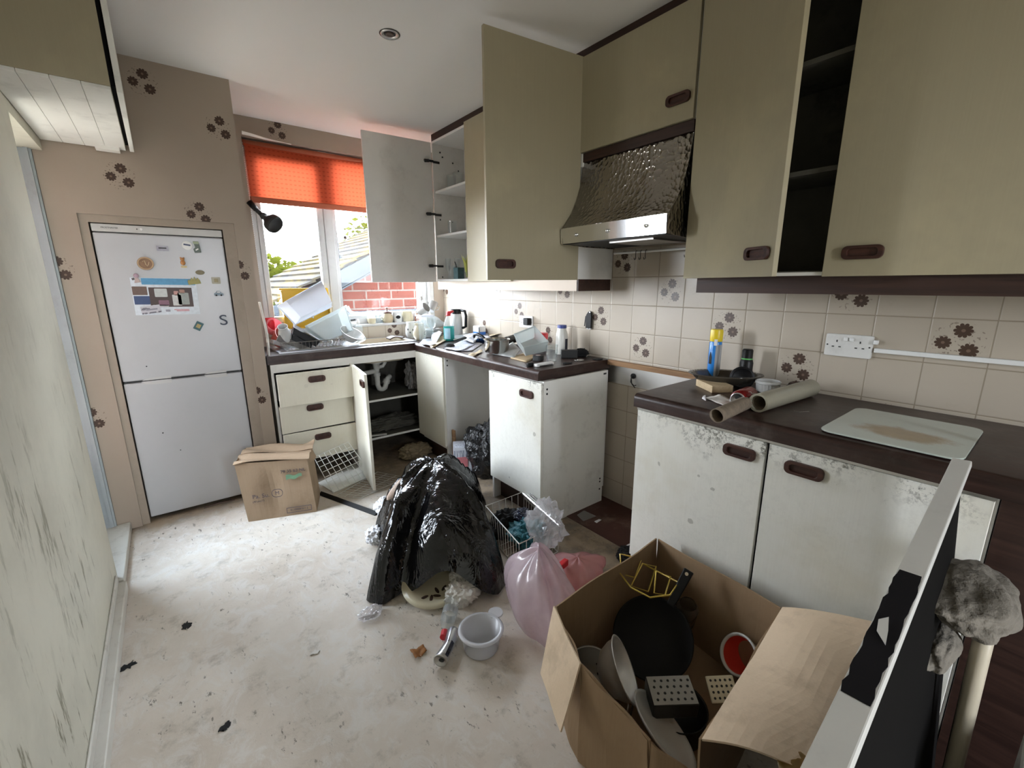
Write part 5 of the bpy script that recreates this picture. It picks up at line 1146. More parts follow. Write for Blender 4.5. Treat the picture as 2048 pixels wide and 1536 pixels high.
A = [bm.verts.new(p) for p in top]; B = [bm.verts.new(p) for p in bot]
for i in range(20): bm.faces.new((A[i], A[i+1], B[i+1], B[i]))
obj('black_paint_patch', bm, M['blackmatt'], t, solid=.0012)
bm = BM(); prism(bm, [(0,0),(.030,.004),(.06,.010),(.045,.018),(.02,.014)], 0, .001, TR(rail_pt(.33,-.004,.0045).x, rail_pt(.33,-.004,.0045).y, rail_pt(.33,0,.0045).z, 0, -math.atan2(rb.z-ra.z, rb.x-ra.x), 0)); obj('bare_patch', bm, M['whitepaint'], t)
bm = BM()
for k in range(2):
    pass
V = grid(bm, lambda u, v: Vector((.33+1.12*u, (.077+.03*u)-.085*(1-v)**1.0*(1), .004+v*(ra.lerp(rb, (.03+1.12*u)/1.162).z-.018))), 6, 8); obj('dark_sheet', bm, M['ribbed'], t, solid=.006)
mt = thing('rubber_mat', 'dark ribbed rubber mat on the floor at the lower right', 'mat', (0, 0, 0))
bm = BM(); box(bm, .55, 1.49, -.55, .0, .0, .006); obj('mat_base', bm, M['ribbed'], mt)
bm = BM()
for k in range(36): box(bm, .56+k*.026, .572+k*.026, -.54, -.01, .006, .010)
obj('mat_ribs', bm, M['ribbed'], mt)
t = thing('mop', 'upturned mop with beige pole and grey cloth head at the right edge', 'mop', (1.27, .002, 0))
bm = BM(); tube(bm, [(-.0,-.012,0),(.012,.0,.55),(.016,.002,.66)], .016, 12); obj('pole', bm, M['pole'], t, smooth=True)
def cloth(rx, ry, rz, c, seed):
    bm = BM(); bmesh.ops.create_icosphere(bm, subdivisions=5, radius=1)
    for v in bm.verts:
        n = v.co.copy(); d = 1+.28*mnoise.noise(n*1.6+Vector((seed, 0, 0)))+.07*mnoise.noise(n*5+Vector((0, seed, 0)))
        v.co = Vector((n.x*d*rx, n.y*d*ry, n.z*d*rz))+Vector(c)
    return bm
obj('cloth_head', cloth(.165, .075, .042, (.05, .035, .66), 3), M['mop'], t, smooth=True)
obj('cloth_tail', cloth(.10, .03, .028, (-.03, .06, .565), 8), M['mop'], t, smooth=True)
t = thing('metal_tube', 'long shiny metal tube standing upright behind the mop', 'tube', (1.66, -.03, 0))
bm = BM(); tube(bm, [(0,0,.20),(.02,.0,1.0)], .016, 14); obj('tube', bm, M['chrome'], t, smooth=True)
bm = BM(); tube(bm, [(-.005,0,0),(0,0,.20)], .024, 12); obj('nozzle', bm, M['black'], t)
bm = BM(); box(bm, 1.05, 1.32, -.20, -.085, 0, .42); tag(obj('storage_bin', bm, M['white'], bevel=.01), 'white bin at the bottom right edge of the picture', 'bin')
# ---------------------------------------------------------------- sink side and window sill
ZW = .90
def at(u, v, z=ZW): return pz(u, v, z)
def sheet(name, label, cat, pts, m, group=None, curl=.004, seed=0, thick=.0008, n=8):
    """paper quad given by four corners (world), gently cockled"""
    a, b, c, d = [Vector(p) for p in pts]; ctr = (a+b+c+d)/4; ex = (b-a).normalized(); nz_ = ex.cross(d-a).normalized(); nz_ = nz_ if nz_.z > 0 else -nz_; ey = nz_.cross(ex)
    Rm = Matrix((ex, ey, nz_)).transposed(); inv = Rm.inverted(); A, B, C_, D = [inv @ (p-ctr) for p in (a, b, c, d)]
    bm = BM(); grid(bm, lambda u, v: A.lerp(B, u).lerp(D.lerp(C_, u), v)+Vector((0,0,curl*(mnoise.noise(Vector((u*2.5+seed*3, v*2.5, seed)))+.5))), n, n)
    o = obj(name, bm, m, smooth=True, solid=thick, loc=ctr, rot=Rm.to_euler()); return tag(o, label, cat, group)
def tilted_box(name, label, cat, corners, depth, m, part='side', open_=True, th=.003, lip=.006):
    """open-topped box: rim corners a,b,c,d (world, in order); walls run `depth` along -normal, tapering"""
    a, b, c, d = [Vector(p) for p in corners]; ctr = (a+b+c+d)/4; ex = (b-a).normalized(); n_ = ex.cross(d-a).normalized(); ey = n_.cross(ex)
    Rm = Matrix((ex, ey, n_)).transposed(); inv = Rm.inverted(); q = [inv @ (p-ctr) for p in (a, b, c, d)]
    t = thing(name, label, cat, ctr, rot=Rm.to_euler()); bm = BM()
    lo_ = [Vector((p.x*.86, p.y*.84, -depth)) for p in q]
    A = [bm.verts.new(p) for p in q]; B = [bm.verts.new(p) for p in lo_]
    for i in range(4): bm.faces.new((A[i], A[(i+1)%4], B[(i+1)%4], B[i]))
    bm.faces.new(B); obj('box_body', bm, m, t, solid=th, bevel=.004)
    bm = BM(); o_ = [(p.x*1.04, p.y*1.04) for p in q]; i_ = [(p.x*.985, p.y*.985) for p in q]; ring_prism(bm, o_, i_, -lip, .002); obj('rim', bm, m, t, bevel=.001)
    return t
# dish rack with washing up heaped in it
t = thing('dish_rack', 'grey wire dish rack on the draining board by the window', 'dish rack', (.80, 3.36, .909), .06)
bm = BM(); w_, d_ = .40, .24
tube(bm, [(-w_/2,-d_/2,.055),(w_/2,-d_/2,.055),(w_/2,d_/2,.055),(-w_/2,d_/2,.055)], .003, 6, True); tube(bm, [(-w_/2+.02,-d_/2+.02,.003),(w_/2-.02,-d_/2+.02,.003),(w_/2-.02,d_/2-.02,.003),(-w_/2+.02,d_/2-.02,.003)], .0025, 6, True)
for k in range(17):
    x = -w_/2+k*w_/16; 
    for s in (-1, 1): cyl(bm, (x, s*d_/2, .055), (x*.9, s*(d_/2-.02), .003), .0018, n=5)
    cyl(bm, (x*.9, -(d_/2-.02), .003), (x*.9, d_/2-.02, .003), .0016, n=5)
for k in range(9):
    y = -d_/2+k*d_/8
    for s in (-1, 1): cyl(bm, (s*w_/2, y, .055), (s*(w_/2-.02), y*.84, .003), .0018, n=5)
obj('wire_frame', bm, M['metal'], t)
y0 = 3.36
tilted_box('storage_box', 'frosted white storage box propped upside down on the washing-up heap', 'storage box',
           [py(556, 612, y0-.07), py(590, 650, y0-.10), py(663, 614, y0-.06), py(640, 566, y0-.0)][::-1], .10, M['milkyw'])
bm = BM(); 
tilted_box('storage_box', 'clear-sided plastic box tipped on the right of the washing-up heap', 'storage box',
           [py(612, 652, y0-.08), py(655, 682, y0-.10), py(706, 660, y0-.04), py(690, 612, y0+.03)], .09, M['milky'])
for k, (pts, lab) in enumerate(((((588,655),(640,684),(632,694),(585,668)), 'black roasting tin standing in the dish rack'), (((585,668),(625,690),(622,697),(583,680)), 'second black tin, lower and left in the dish rack'))):
    q = [py(u, v, 3.31-.02*k) for u, v in pts]
    bm = BM(); A = [bm.verts.new(p) for p in q]; B = [bm.verts.new(p+Vector((.02,.10,.02))) for p in q]
    for i in range(4): bm.faces.new((A[i], A[(i+1)%4], B[(i+1)%4], B[i]))
    bm.faces.new(A[::-1]); bm.faces.new(B); tag(obj('roasting_tin', bm, M['black'], bevel=.003), lab, 'tin', 'dishes in the rack')
def lathe_thing(name, label, cat, prof, m, loc, rot=(0,0,0), part='body', n=28, group=None, extra=None, scale=1):
    t = thing(name, label, cat, loc, 0, group, rot=rot); bm = BM(); lathe(bm, [(r*scale, z*scale) for r, z in prof], n); obj(part, bm, m if not isinstance(m, str) else M[m], t, smooth='auto')
    return t
CUP = [(0,.002),(.028,.002),(.030,0),(.031,.004),(.038,.075),(.040,.08),(.037,.078),(.029,.008),(0,.007)]
GLASS = [(0,.006),(.026,.006),(.030,0),(.031,.006),(.036,.10),(.0365,.102),(.034,.10),(.029,.012),(0,.012)]
p = py(576, 672, 3.33); lathe_thing('jug', 'white jug lying in the left end of the dish rack', 'jug', [(0,0),(.034,.0),(.042,.03),(.040,.10),(.030,.13),(.033,.15),(.030,.15),(.026,.13),(.036,.1),(.037,.03),(0,.005)], 'ceramic', (.645, 3.36, .945), (.5, -.25, 0))
p = py(700, 690, 3.34); lathe_thing('mixing_bowl', 'white bowl tipped at the right end of the dish rack', 'bowl', [(0,0),(.05,.0),(.085,.05),(.09,.06),(.086,.06),(.048,.006),(0,.006)], 'ceramic', (1.065, 3.34, .945), (.45, .35, 0))
bm = BM(); box(bm, -.09, .09, -.035, .035, 0, .03); tag(obj('ice_cube_tray', bm, M['milky'], bevel=.006, loc=at(572, 700)+Vector((.0,.045,.012)), rot=(0, .42, .15)), 'milky plastic tray at the left end of the sink worktop', 'tray')
bm = BM(); box(bm, -.10, .10, -.004, .004, 0, .045); tag(obj('baking_tray', bm, M['aluold'], bevel=.001, loc=(.655, 3.315, .935), rot=(.3, .45, .1)), 'grey tray edge leaning left of the dish rack', 'tray')
bm = BM(); box(bm, -.06, .06, -.02, .02, 0, .03); tag(obj('clear_tray', bm, M['clear'], bevel=.006, loc=at(722, 690)+Vector((.0,.04,.012)), rot=(0, -.35, .2)), 'clear plastic tray lying on the sink edge right of the heap', 'tray')
# left corner: pink cup, red bowl, white strip
lathe_thing('plastic_cup', 'translucent pink plastic cup in the left window corner', 'cup', [(0,0),(.04,0),(.05,.07),(.053,.075),(.05,.075),(.037,.005),(0,.005)], 'pink', py(543, 655, 3.60)+Vector((0,0,-.02)), (.9, .3, 0))
lathe_thing('mixing_bowl', 'dull red bowl in the left corner beside the dish rack', 'bowl', [(0,0),(.045,0),(.075,.06),(.08,.075),(.075,.075),(.042,.006),(0,.006)], 'redbowl', (.600, 3.50, .945), (.6, .9, 0))
lathe_thing('plastic_beaker', 'small red beaker in the left window corner below the pink cup', 'cup', [(0,0),(.028,0),(.034,.09),(.032,.09),(.026,.004),(0,.004)], 'red', (.592, 3.61, 1.022))
bm = BM(); V = grid(bm, lambda u, v: Vector((.008*math.sin(u*4), .05*v, u*.34)), 12, 3); tag(obj('edge_trim', bm, M['edge'], solid=.008, loc=(.492, 3.16, .90), rot=(0.0, -.02, 0)), 'curling pale trim strip standing at the left end of the sink worktop', 'trim')
# yellow crate on the sill
t = thing('storage_crate', 'yellow plastic crate standing on the window sill behind the dishes', 'crate', (.70, 3.675, 1.02), .0)
bm = BM(); cw, ch_, cd_ = .335, .297, .02
box(bm, 0, cw, cd_, cd_+.004, 0, ch_); box(bm, 0, .004, -.02, cd_, 0, ch_-.02); box(bm, cw-.004, cw, -.02, cd_, 0, ch_); box(bm, 0, cw, -.02, cd_, 0, .004); obj('crate_body', bm, M['yellow'], t)
bm = BM(); box(bm, -.006, cw+.006, cd_-.004, cd_+.010, ch_-.012, ch_+.004); box(bm, -.006, .008, -.03, cd_, ch_-.026, ch_-.012); obj('crate_rim', bm, M['yellow'], t, bevel=.002)
bm = BM(); box(bm, .0, .10, -.03, .015, .0, .20); 
bpy.data.meshes.remove(bpy.data.meshes.new('x')); bm.free()
# clip lamp on the blind's left edge
p = py(516, 425, 3.66); t = thing('clip_lamp', 'black clip-on spotlight clamped at the left edge of the orange blind', 'lamp', p)
h0, h1, h2 = py(502, 410, 3.665)-p, py(522, 428, 3.64)-p, py(540, 442, 3.58)-p
bm = BM(); cyl(bm, h0+Vector((-.01,0,.02)), h0+(h1-h0)*.5, .022, .018, 14); obj('clamp', bm, M['black'], t, smooth=True)
bm = BM(); cyl(bm, h0, h1, .013, .016, 14); cyl(bm, h1, h1+(h2-h1)*.35, .016, .026, 16); obj('stem', bm, M['coalgrey'], t, smooth=True)
q = (h2-h1).to_track_quat('Z', 'Y'); bm = BM(); lathe(bm, [(0,-.035),(.026,-.034),(.040,-.01),(.060,.012),(.064,.04),(.058,.058),(.053,.052),(.052,.03),(0,.02)], 28, Matrix.Translation(h2) @ q.to_matrix().to_4x4()); obj('lamp_head', bm, M['coalgrey'], t, smooth=True)
bm = BM(); tube(bm, [h0+Vector((.01,0,.015)), h0+Vector((.035,-.01,.012)), h0+Vector((.065,-.01,.0)), h0+Vector((.05,-.01,-.008)), h0+Vector((.03,-.01,.004))], .002, 6); obj('wire_clip', bm, M['metal'], t)
# washing-up liquid, taps area and sill jars
t = lathe_thing('washing_up_bottle', 'clear bottle with green washing-up liquid behind the sink', 'bottle', [(0,0),(.030,0),(.033,.01),(.030,.05),(.033,.09),(.024,.115),(.012,.125)], 'clear', (1.235, 3.615, .9066)); bm = BM(); lathe(bm, [(0,.002),(.029,.003),(.030,.03),(.029,.045),(0,.045)], 24); obj('liquid', bm, M['teal'], t); bm = BM(); lathe(bm, [(.013,.125),(.014,.14),(.006,.16),(0,.162)], 18); obj('cap', bm, M['white'], t)
ZS = 1.0205; YS = 3.70
t = lathe_thing('pottery_jar', 'lidded stoneware pot with brown lid on the window sill', 'jar', [(0,0),(.038,0),(.046,.02),(.048,.05),(.038,.072),(.038,.08)], 'stone', (1.522, YS, ZS), n=32); bm = BM(); lathe(bm, [(.046,.080),(.046,.086),(.02,.10),(.008,.104),(.006,.115),(.010,.122),(.007,.13),(0,.134)], 28); obj('lid', bm, M['brownlid'], t, smooth=True)
for s in (-1, 1): bm = BM(); tube(bm, [(s*.045,0,.055),(s*.06,0,.05),(s*.06,0,.035),(s*.046,0,.028)], .005, 8); obj('lug', bm, M['stone'], t, smooth=True)
lathe_thing('sugar_bowl', 'small cream bowl with white top on the window sill left of the pot', 'bowl', [(0,0),(.028,0),(.036,.02),(.038,.045),(.036,.047),(.03,.02),(0,.006)], 'cream', (1.375, YS-.01, ZS))
lathe_thing('plastic_cup', 'clear upturned cup standing on the cream bowl on the sill', 'cup', [(.028,.0),(.036,.045),(.036,.048),(0,.048)], 'clear', (1.375, YS-.01, ZS+.048))
lathe_thing('drinking_glass', 'plain glass tumbler on the sill between bowl and pot', 'glass', GLASS, 'glass', (1.452, YS, ZS))
t = lathe_thing('mug', 'white mug with a dark oval badge on the window sill', 'mug', CUP, 'ceramic', (1.612, YS-.005, ZS), scale=1.12); bm = BM(); lathe(bm, [(0,.0),(.018,.0),(.018,.0012),(0,.0012)], 20, Matrix.Translation((-.012,-.0425,.045)) @ Matrix.Rotation(PI/2, 4, 'X') @ Matrix.Diagonal((1.2,.8,1,1))); obj('oval_badge', bm, M['black'], t)
lathe_thing('mug', 'white patterned mug beside the badge mug on the window sill', 'mug', CUP, 'cream', (1.705, YS, ZS), scale=1.15)
bm = BM(); box(bm, -.055, .055, -.012, .012, 0, .014); tag(obj('scrubbing_brush', bm, M['coalgrey'], bevel=.004, loc=(1.185, 3.69, ZS+.03), rot=(0, -.08, .1)), 'grey and white brush lying on the sill right of the white box', 'brush')
bm = BM(); box(bm, -.08, .08, -.015, .015, 0, .028); tag(obj('soap_dish', bm, M['white'], bevel=.004, loc=(1.19, 3.69, ZS)), 'white tray on the sill under the grey brush', 'tray')
bm = BM(); tube(bm, [py(u, v, 3.70) for u, v in ((697,612),(702,622),(715,626),(735,626),(752,622))], .004, 6); tag(obj('white_cable', bm, M['white']), 'white cable looped across the right window pane above the sill', 'cable')
# right of the sink: jug, vase, figurines, cups on a mug tree, plates, wine glass
t = lathe_thing('jug', 'white jug with blue flowers right of the sink', 'jug', [(0,0),(.036,0),(.050,.04),(.046,.09),(.036,.115),(.040,.135),(.037,.135),(.033,.115),(.043,.09),(.046,.04),(0,.005)], 'ceramic', (1.625, 3.46, ZW)); bm = BM(); tube(bm, [(.045,0,.11),(.075,0,.10),(.08,0,.06),(.05,0,.035)], .006, 8); obj('handle', bm, M['ceramic'], t, smooth=True)
for a, z in ((-2.2,.05),(-1.7,.07),(-1.2,.045),(-2.6,.075)): bm = BM(); bmesh.ops.create_uvsphere(bm, u_segments=8, v_segments=6, radius=.009, matrix=Matrix.Translation((.047*math.cos(a), .047*math.sin(a), z)) @ Matrix.Diagonal((.5,.5,1,1))); obj('blue_flower', bm, M['navy'], t)
t = lathe_thing('vase', 'cream pear-shaped vase with a small flower sprig beside the sink', 'vase', [(0,0),(.032,0),(.034,.006),(.050,.03),(.054,.06),(.042,.10),(.032,.118),(.038,.135),(.036,.135),(.030,.118),(.05,.06),(0,.006)], 'cream', (1.605, 3.265, ZW), n=36)
bm = BM()
for x, z in ((.018,.062),(.026,.07),(.022,.052)): bmesh.ops.create_uvsphere(bm, u_segments=8, v_segments=6, radius=.005, matrix=TR(x, -.048, z)@Matrix.Diagonal((1,.5,1,1)))
obj('flower_sprig', bm, M['brownlid'], t)
t = lathe_thing('drinking_glass', 'tall clear tumbler in front of the cream vase', 'glass', [(0,.008),(.024,.008),(.026,0),(.027,.008),(.034,.165),(.032,.165),(.025,.014),(0,.014)], 'glass', (1.585, 3.17, ZW))
t = lathe_thing('wine_glass', 'tall stemmed wine glass at the worktop corner', 'glass', [(0,.004),(.032,.0),(.034,.002),(.006,.010),(.0045,.08),(.008,.095),(.028,.115),(.036,.15),(.034,.19),(.0325,.19),(.034,.15),(.026,.118),(0,.10)], 'glass', (1.66, 3.155, ZW))
t = thing('storage_jar', 'big clear square jar behind the wine glass', 'jar', (1.675, 3.30, ZW)); bm = BM(); box(bm, -.055, .055, -.055, .055, 0, .185); obj('jar_body', bm, M['glass'], t, bevel=.012)
bm = BM(); box(bm, -.058, .058, -.058, .058, .186, .20); obj('jar_lid', bm, M['milkyw'], t, bevel=.004)
for k, (dx, dy, rz_, rx_, lab) in enumerate(((-.045,-.02,.3,1.0,'white cup tipped left on top of the clear jar'), (.035,-.03,-.6,-.5,'white cup lying right on top of the clear jar'), (.0,.04,.2,.2,'white cup standing at the back on the clear jar'))):
    t = lathe_thing('cup', lab, 'cup', CUP, 'ceramic', (1.675+dx*1.2, 3.30+dy, ZW+.225+.006*k), (rx_, .3, rz_), group='white cups by the window corner')
    bm = BM(); tube(bm, [(.036,0,.06),(.058,0,.055),(.056,0,.03),(.033,0,.02)], .004, 8); obj('handle', bm, M['ceramic'], t, smooth=True)
bm = BM(); box(bm, -.008, .008, -.004, .004, 0, .09); tag(obj('wooden_spatula', bm, M['aluold'], loc=(1.675, 3.32, ZW+.26), rot=(0, -.15, 0)), 'grey upright handle sticking out of the white cups', 'spatula')
PL = [(0,0),(.055,0),(.09,.014),(.092,.017),(.055,.005),(0,.004)]
for k in range(5):
    lab = ('lowest dinner plate', 'second plate up', 'middle plate', 'second plate from the top', 'topmost plate')[k]+' of the stack in the worktop corner'
    t = lathe_thing('dinner_plate', lab, 'plate', PL, 'ceramic', (1.80, 3.42, ZW+.012*k), group='plates in the worktop corner')
for k, (rx_, dz, lab) in enumerate(((.75, .085, 'white plate leaning on the plate stack, upper one'), (.45, .07, 'white plate leaning on the plate stack, lower one'))):
    lathe_thing('dinner_plate', lab, 'plate', PL, 'ceramic', (1.80+.01*k, 3.43-.03*k, ZW+dz+.03), (-.2, rx_, .5), group='plates in the worktop corner')
# little figurines on the sill
def figurine(x, y, label, c1):
    t = thing('figurine', label, 'figurine', (x, y, ZS)); bm = BM(); lathe(bm, [(0,0),(.018,0),(.020,.01),(.014,.05),(.009,.065),(0,.068)], 16); obj('body', bm, c1, t, smooth=True)
    bm = BM(); bmesh.ops.create_uvsphere(bm, u_segments=12, v_segments=8, radius=.012, matrix=TR(0,0,.078)); obj('head', bm, M['ceramic'], t, smooth=True)
    bm = BM(); lathe(bm, [(0,.092),(.009,.090),(.016,.086),(.018,.084)], 14); obj('hat', bm, M['brownlid'], t)
figurine(1.795, 3.69, 'brown and white china figurine on the right end of the sill', mat('russet china', (.32,.13,.07), .3)); figurine(1.755, 3.72, 'smaller pale china figurine beside the brown one', M['cream'])
# wallet and cloth on sink edge
bm = BM(); V = grid(bm, lambda u, v: Vector(((u-.5)*.13, (v-.5)*.07, .006+.010*math.sin(u*5)+.005*v)), 12, 6); tag(obj('folded_cloth', bm, M['brown'], smooth=True, solid=.008, loc=at(793, 680)+Vector((0,.02,.012)), rot=(0,-.12,.1)), 'folded brown cloth on the front edge of the sink', 'cloth')
# ---------------------------------------------------------------- left run of worktop
t = lathe_thing('vacuum_flask', 'tall white flask with black top and handle in the worktop corner', 'flask', [(0,0),(.05,0),(.053,.01),(.053,.15),(.045,.20),(.038,.215)], 'ceramic', (1.975, 3.30, ZW), n=32)
bm = BM(); lathe(bm, [(.046,.195),(.044,.215),(.045,.235),(0,.24)], 28); obj('flask_top', bm, M['black'], t, smooth='auto'); bm = BM(); tube(bm, [(.02,-.045,.225),(.035,-.085,.22),(.04,-.095,.18),(.038,-.09,.09),(.03,-.052,.075)], .012, 8); obj('handle', bm, M['black'], t, smooth=True)
t = lathe_thing('spray_bottle', 'turquoise spray bottle with red trigger top at the worktop corner', 'bottle', [(0,0),(.040,0),(.043,.01),(.043,.115)], 'bottlegrn', (1.775, 3.085, ZW), n=28)
bm = BM(); lathe(bm, [(.043,.115),(.040,.14),(.018,.185),(.015,.20)], 28); obj('clear_neck', bm, M['clear'], t, smooth=True)
bm = BM(); prism(bm, [(-.02,.0),(.016,.0),(.018,.018),(.045,.03),(.043,.042),(-.012,.034)], -.012, .012, Matrix(((1,0,0,0),(0,0,1,0),(0,1,0,.197),(0,0,0,1))) ); obj('trigger_head', bm, M['red'], t, bevel=.003)
bm = BM(); grid(bm, lambda u, v: Vector((.0436*math.cos(-3.1+u*1.25), .0436*math.sin(-3.1+u*1.25), .018+v*.085)), 8, 4); obj('paper_label', bm, mat('pale blue label', (.40,.66,.78), .5, var=.2, scale=40), t)
bm = BM(); box(bm, -.035, .035, -.03, .03, 0, .11); bx_ = thing('tablet_box', 'blue and white carton against the tiles behind the papers', 'carton', (2.005, 2.99, ZW), .0); bm.free()
bm = BM(); box(bm, -.03, .03, -.045, .045, 0, .065); obj('blue_part', bm, M['blue'], bx_); bm = BM(); box(bm, -.03, .03, -.045, .045, .065, .11); obj('white_part', bm, M['white'], bx_); bm = BM(); box(bm, -.032, -.030, -.05, -.035, 0, .105); obj('dark_edge', bm, M['coalgrey'], bx_)
G1 = 'letters and papers on the sink worktop'
def flat(pix, h, lab, m, name='letter', cat='paper', seed=0, curl=.006): return sheet(name, lab, cat, [at(u, v, ZW+hh) for (u, v), hh in zip(pix, h if isinstance(h, (list, tuple)) else [h]*4)], M[m], G1, curl, seed)
flat(((838,690),(868,694),(880,682),(850,678)), .003, 'crumpled white letter nearest the inner worktop corner', 'letter', seed=1, curl=.018)
flat(((862,698),(900,676),(892,668),(858,686)), [.003,.012,.012,.003], 'buff envelope under the papers left of the saucepan', 'tan', 'envelope', 'envelope', 2)
flat(((872,688),(884,665),(868,657),(862,680)), [.004,.05,.06,.006], 'white paper standing up in front of the spray bottle', 'paperwhite', seed=3)
flat(((889,698),(922,703),(955,690),(928,680)), .005, 'open printed letter at the worktop edge left of the pan handle', 'letter', seed=4, curl=.008)
flat(((922,703),(944,702),(965,688),(948,684)), .003, 'small printed leaflet under the open letter', 'letterb', seed=5)
flat(((925,672),(970,660),(982,678),(945,680)), [.02,.05,.035,.02], 'large pale leaflet behind the pan handle', 'letterb', seed=6, curl=.01)
flat(((948,688),(958,676),(940,672),(926,682)), [.02,.03,.03,.02], 'curled letter sheet under the pan handle', 'letter', seed=7, curl=.018)
flat(((968,662),(1000,655),(1012,668),(978,674)), [.03,.06,.06,.035], 'sheaf of buff papers by the tiles behind the saucepan', 'tan', seed=8, curl=.012)
flat(((900,672),(948,658),(958,664),(908,682)), [.012,.03,.03,.012], 'dark-edged folder under the papers', 'milky', 'folder', 'folder', 9)
flat(((985,662),(1040,655),(1036,668),(990,672)), [.03,.05,.04,.03], 'pinkish papers between saucepan and socket', 'letterb', seed=10, curl=.012)
flat(((936,712),(962,700),(966,704),(945,714)), .004, 'torn paper strip at the worktop edge before the saucepan', 'tan', seed=11, curl=.01)
bm = crumple_bm(.035, .022, .02, 71, .35); tag(obj('dark_cloth', bm, M['coalgrey'], smooth=True, loc=at(899, 698)+Vector((.02,.03,0))), 'dark crumpled rag among the papers', 'rag')
# saucepan
sp_ = at(992, 712)+Vector((.055, .065, 0)); t = thing('saucepan', 'stainless saucepan with black handle among the papers', 'pan', (sp_.x, sp_.y, ZW+.012), 0)
bm = BM(); lathe(bm, [(0,0),(.074,0),(.078,.006),(.079,.075),(.086,.085),(.0845,.086),(.076,.078),(.075,.006),(0,.004)], 44); obj('pan_body', bm, M['steel'], t, smooth='auto')
hd = (at(925, 672, .985)-Vector((sp_.x, sp_.y, .985))); hd.z = 0; hd.normalize(); a = math.atan2(hd.y, hd.x)
bm = BM(); tube(bm, [Matrix.Rotation(a, 3, 'Z') @ Vector(p) for p in ((.078,0,.062),(.11,0,.065),(.15,0,.088),(.20,0,.10),(.235,0,.095),(.245,0,.075))], [.010,.011,.010,.011,.011,.009], 10); obj('pan_handle', bm, M['black'], t, smooth=True)
bm = BM(); lathe(bm, [(0,0),(.03,0),(.032,.010),(0,.0115)], 20); tag(obj('bottle_opener', bm, M['aluold'], smooth=True, loc=(sp_.x-.0, sp_.y, ZW)), 'metal disc under the saucepan base', 'stand')
# clear tub, lid, black cylinder, coffee jar, box, bottle, glass, tape, remote
y1 = at(1030, 712).y
c4 = [pd(1028, 668, 2.60), pd(1047, 694, 2.50), pd(1096, 684, 2.52), pd(1069, 652, 2.64)]
tilted_box('storage_box', 'empty clear plastic box tilted on the worktop beside the saucepan', 'storage box', c4, .075, M['milky'])
l4 = [at(986, 710, .905), at(1030, 716, .905), at(1030, 690, .925), at(1022, 682, .975)]
sheet('plastic_cover', 'clear plastic cover leaning against the tilted clear box', 'cover', [at(984, 708, .904), at(1028, 716, .904), at(1040, 700, .93), at(1026, 684, .965)], M['milky'], None, .002, 3, .004)
bm = BM(); a, b = at(1012, 682, .94), at(1046, 672, .95); cyl(bm, a, b, .030, .033, 22); tag(obj('black_cylinder', bm, M['black'], smooth='auto', bevel=.002), 'black cylinder lying behind the saucepan', 'canister')
t = lathe_thing('coffee_jar', 'glass jar with bright red lid behind the tilted clear box', 'jar', [(0,0),(.040,0),(.044,.01),(.044,.08),(.040,.095)], 'clear', (1.90, 2.12, ZW), n=28); bm = BM(); lathe(bm, [(.041,.092),(.0455,.094),(.047,.125),(.043,.134),(0,.135)], 30); obj('lid', bm, M['red'], t, smooth='auto'); bm = BM(); lathe(bm, [(0,.004),(.039,.004),(.040,.03),(0,.035)], 24); obj('contents', bm, M['brown'], t)
bm = BM(); box(bm, -.012, .012, -.06, .06, 0, .075); tag(obj('folded_box', bm, mat('grey brown card', (.24,.19,.16), .7), loc=(1.975, 2.26, ZW+.045), rot=(-.45, -.25, .1)), 'grey-brown folded card box under the socket', 'card')
t = lathe_thing('cleaner_bottle', 'tall white plastic bottle with dark blue cap against the tiles', 'bottle', [(0,0),(.036,0),(.039,.008),(.039,.115),(.035,.135),(.029,.155),(.027,.168)], mat('pearly plastic', (.62,.61,.56), .3, var=.1), (1.985, 2.015, ZW), n=30); bm = BM(); lathe(bm, [(.028,.166),(.030,.168),(.029,.186),(0,.188)], 24); obj('cap', bm, mat('dark blue cap', (.03,.05,.22), .4), t); bm = BM(); grid(bm, lambda u, v: Vector((.0394*math.cos(-1.75+u*.8), .0394*math.sin(-1.75+u*.8), .03+v*.07)), 6, 3); obj('label_panel', bm, M['navy'], t)
t = thing('drinking_glass', 'fluted glass tumbler at the end of the left worktop', 'glass', at(1103, 725)+Vector((.02,.02,.0))); bm = BM()
FL_ = [(.0,.008),(.024,.006),(.027,0),(.028,.006),(.033,.045),(.036,.10),(.034,.10),(.031,.045),(.025,.012),(0,.012)]; lathe(bm, FL_, 10); obj('body', bm, M['glass'], t)
t = thing('tape_measure', 'black tape measure lying before the tilted clear box', 'tape measure', at(1076, 722)+Vector((.01,.01,.0)), .4); bm = BM(); prism(bm, rrect(.06, .055, .016), 0, .032); obj('case', bm, M['coalgrey'], t, bevel=.004); bm = BM(); prism(bm, rrect(.03, .028, .010), .032, .0335); obj('label_panel', bm, M['aluold'], t)
t = thing('remote_handset', 'white handset lying at the very edge of the worktop by the tumbler', 'handset', at(1088, 731)+Vector((.0,.0,.0)), .55-PI/2+1.05); bm = BM(); prism(bm, rrect(.135, .036, .012), 0, .016); obj('case', bm, M['white'], t, bevel=.005); bm = BM(); box(bm, -.05, .05, -.018, -.0175, .002, .008); obj('dark_seam', bm, M['black'], t)
sheet('coaster', 'pale wooden coaster under the tilted clear box', 'coaster', [at(1021, 716, .903), at(1052, 724, .903), at(1078, 714, .903), at(1048, 706, .903)], M['wood'], None, .0, 0, .005)
bm = BM(); box(bm, -.05, .05, -.02, .02, 0, .05); tag(obj('black_case', bm, M['coalgrey'], bevel=.004, loc=at(1138, 718)+Vector((.03,.03,0)), rot=(0,0,-.65)), 'charcoal case near the wall end of the left worktop', 'case')
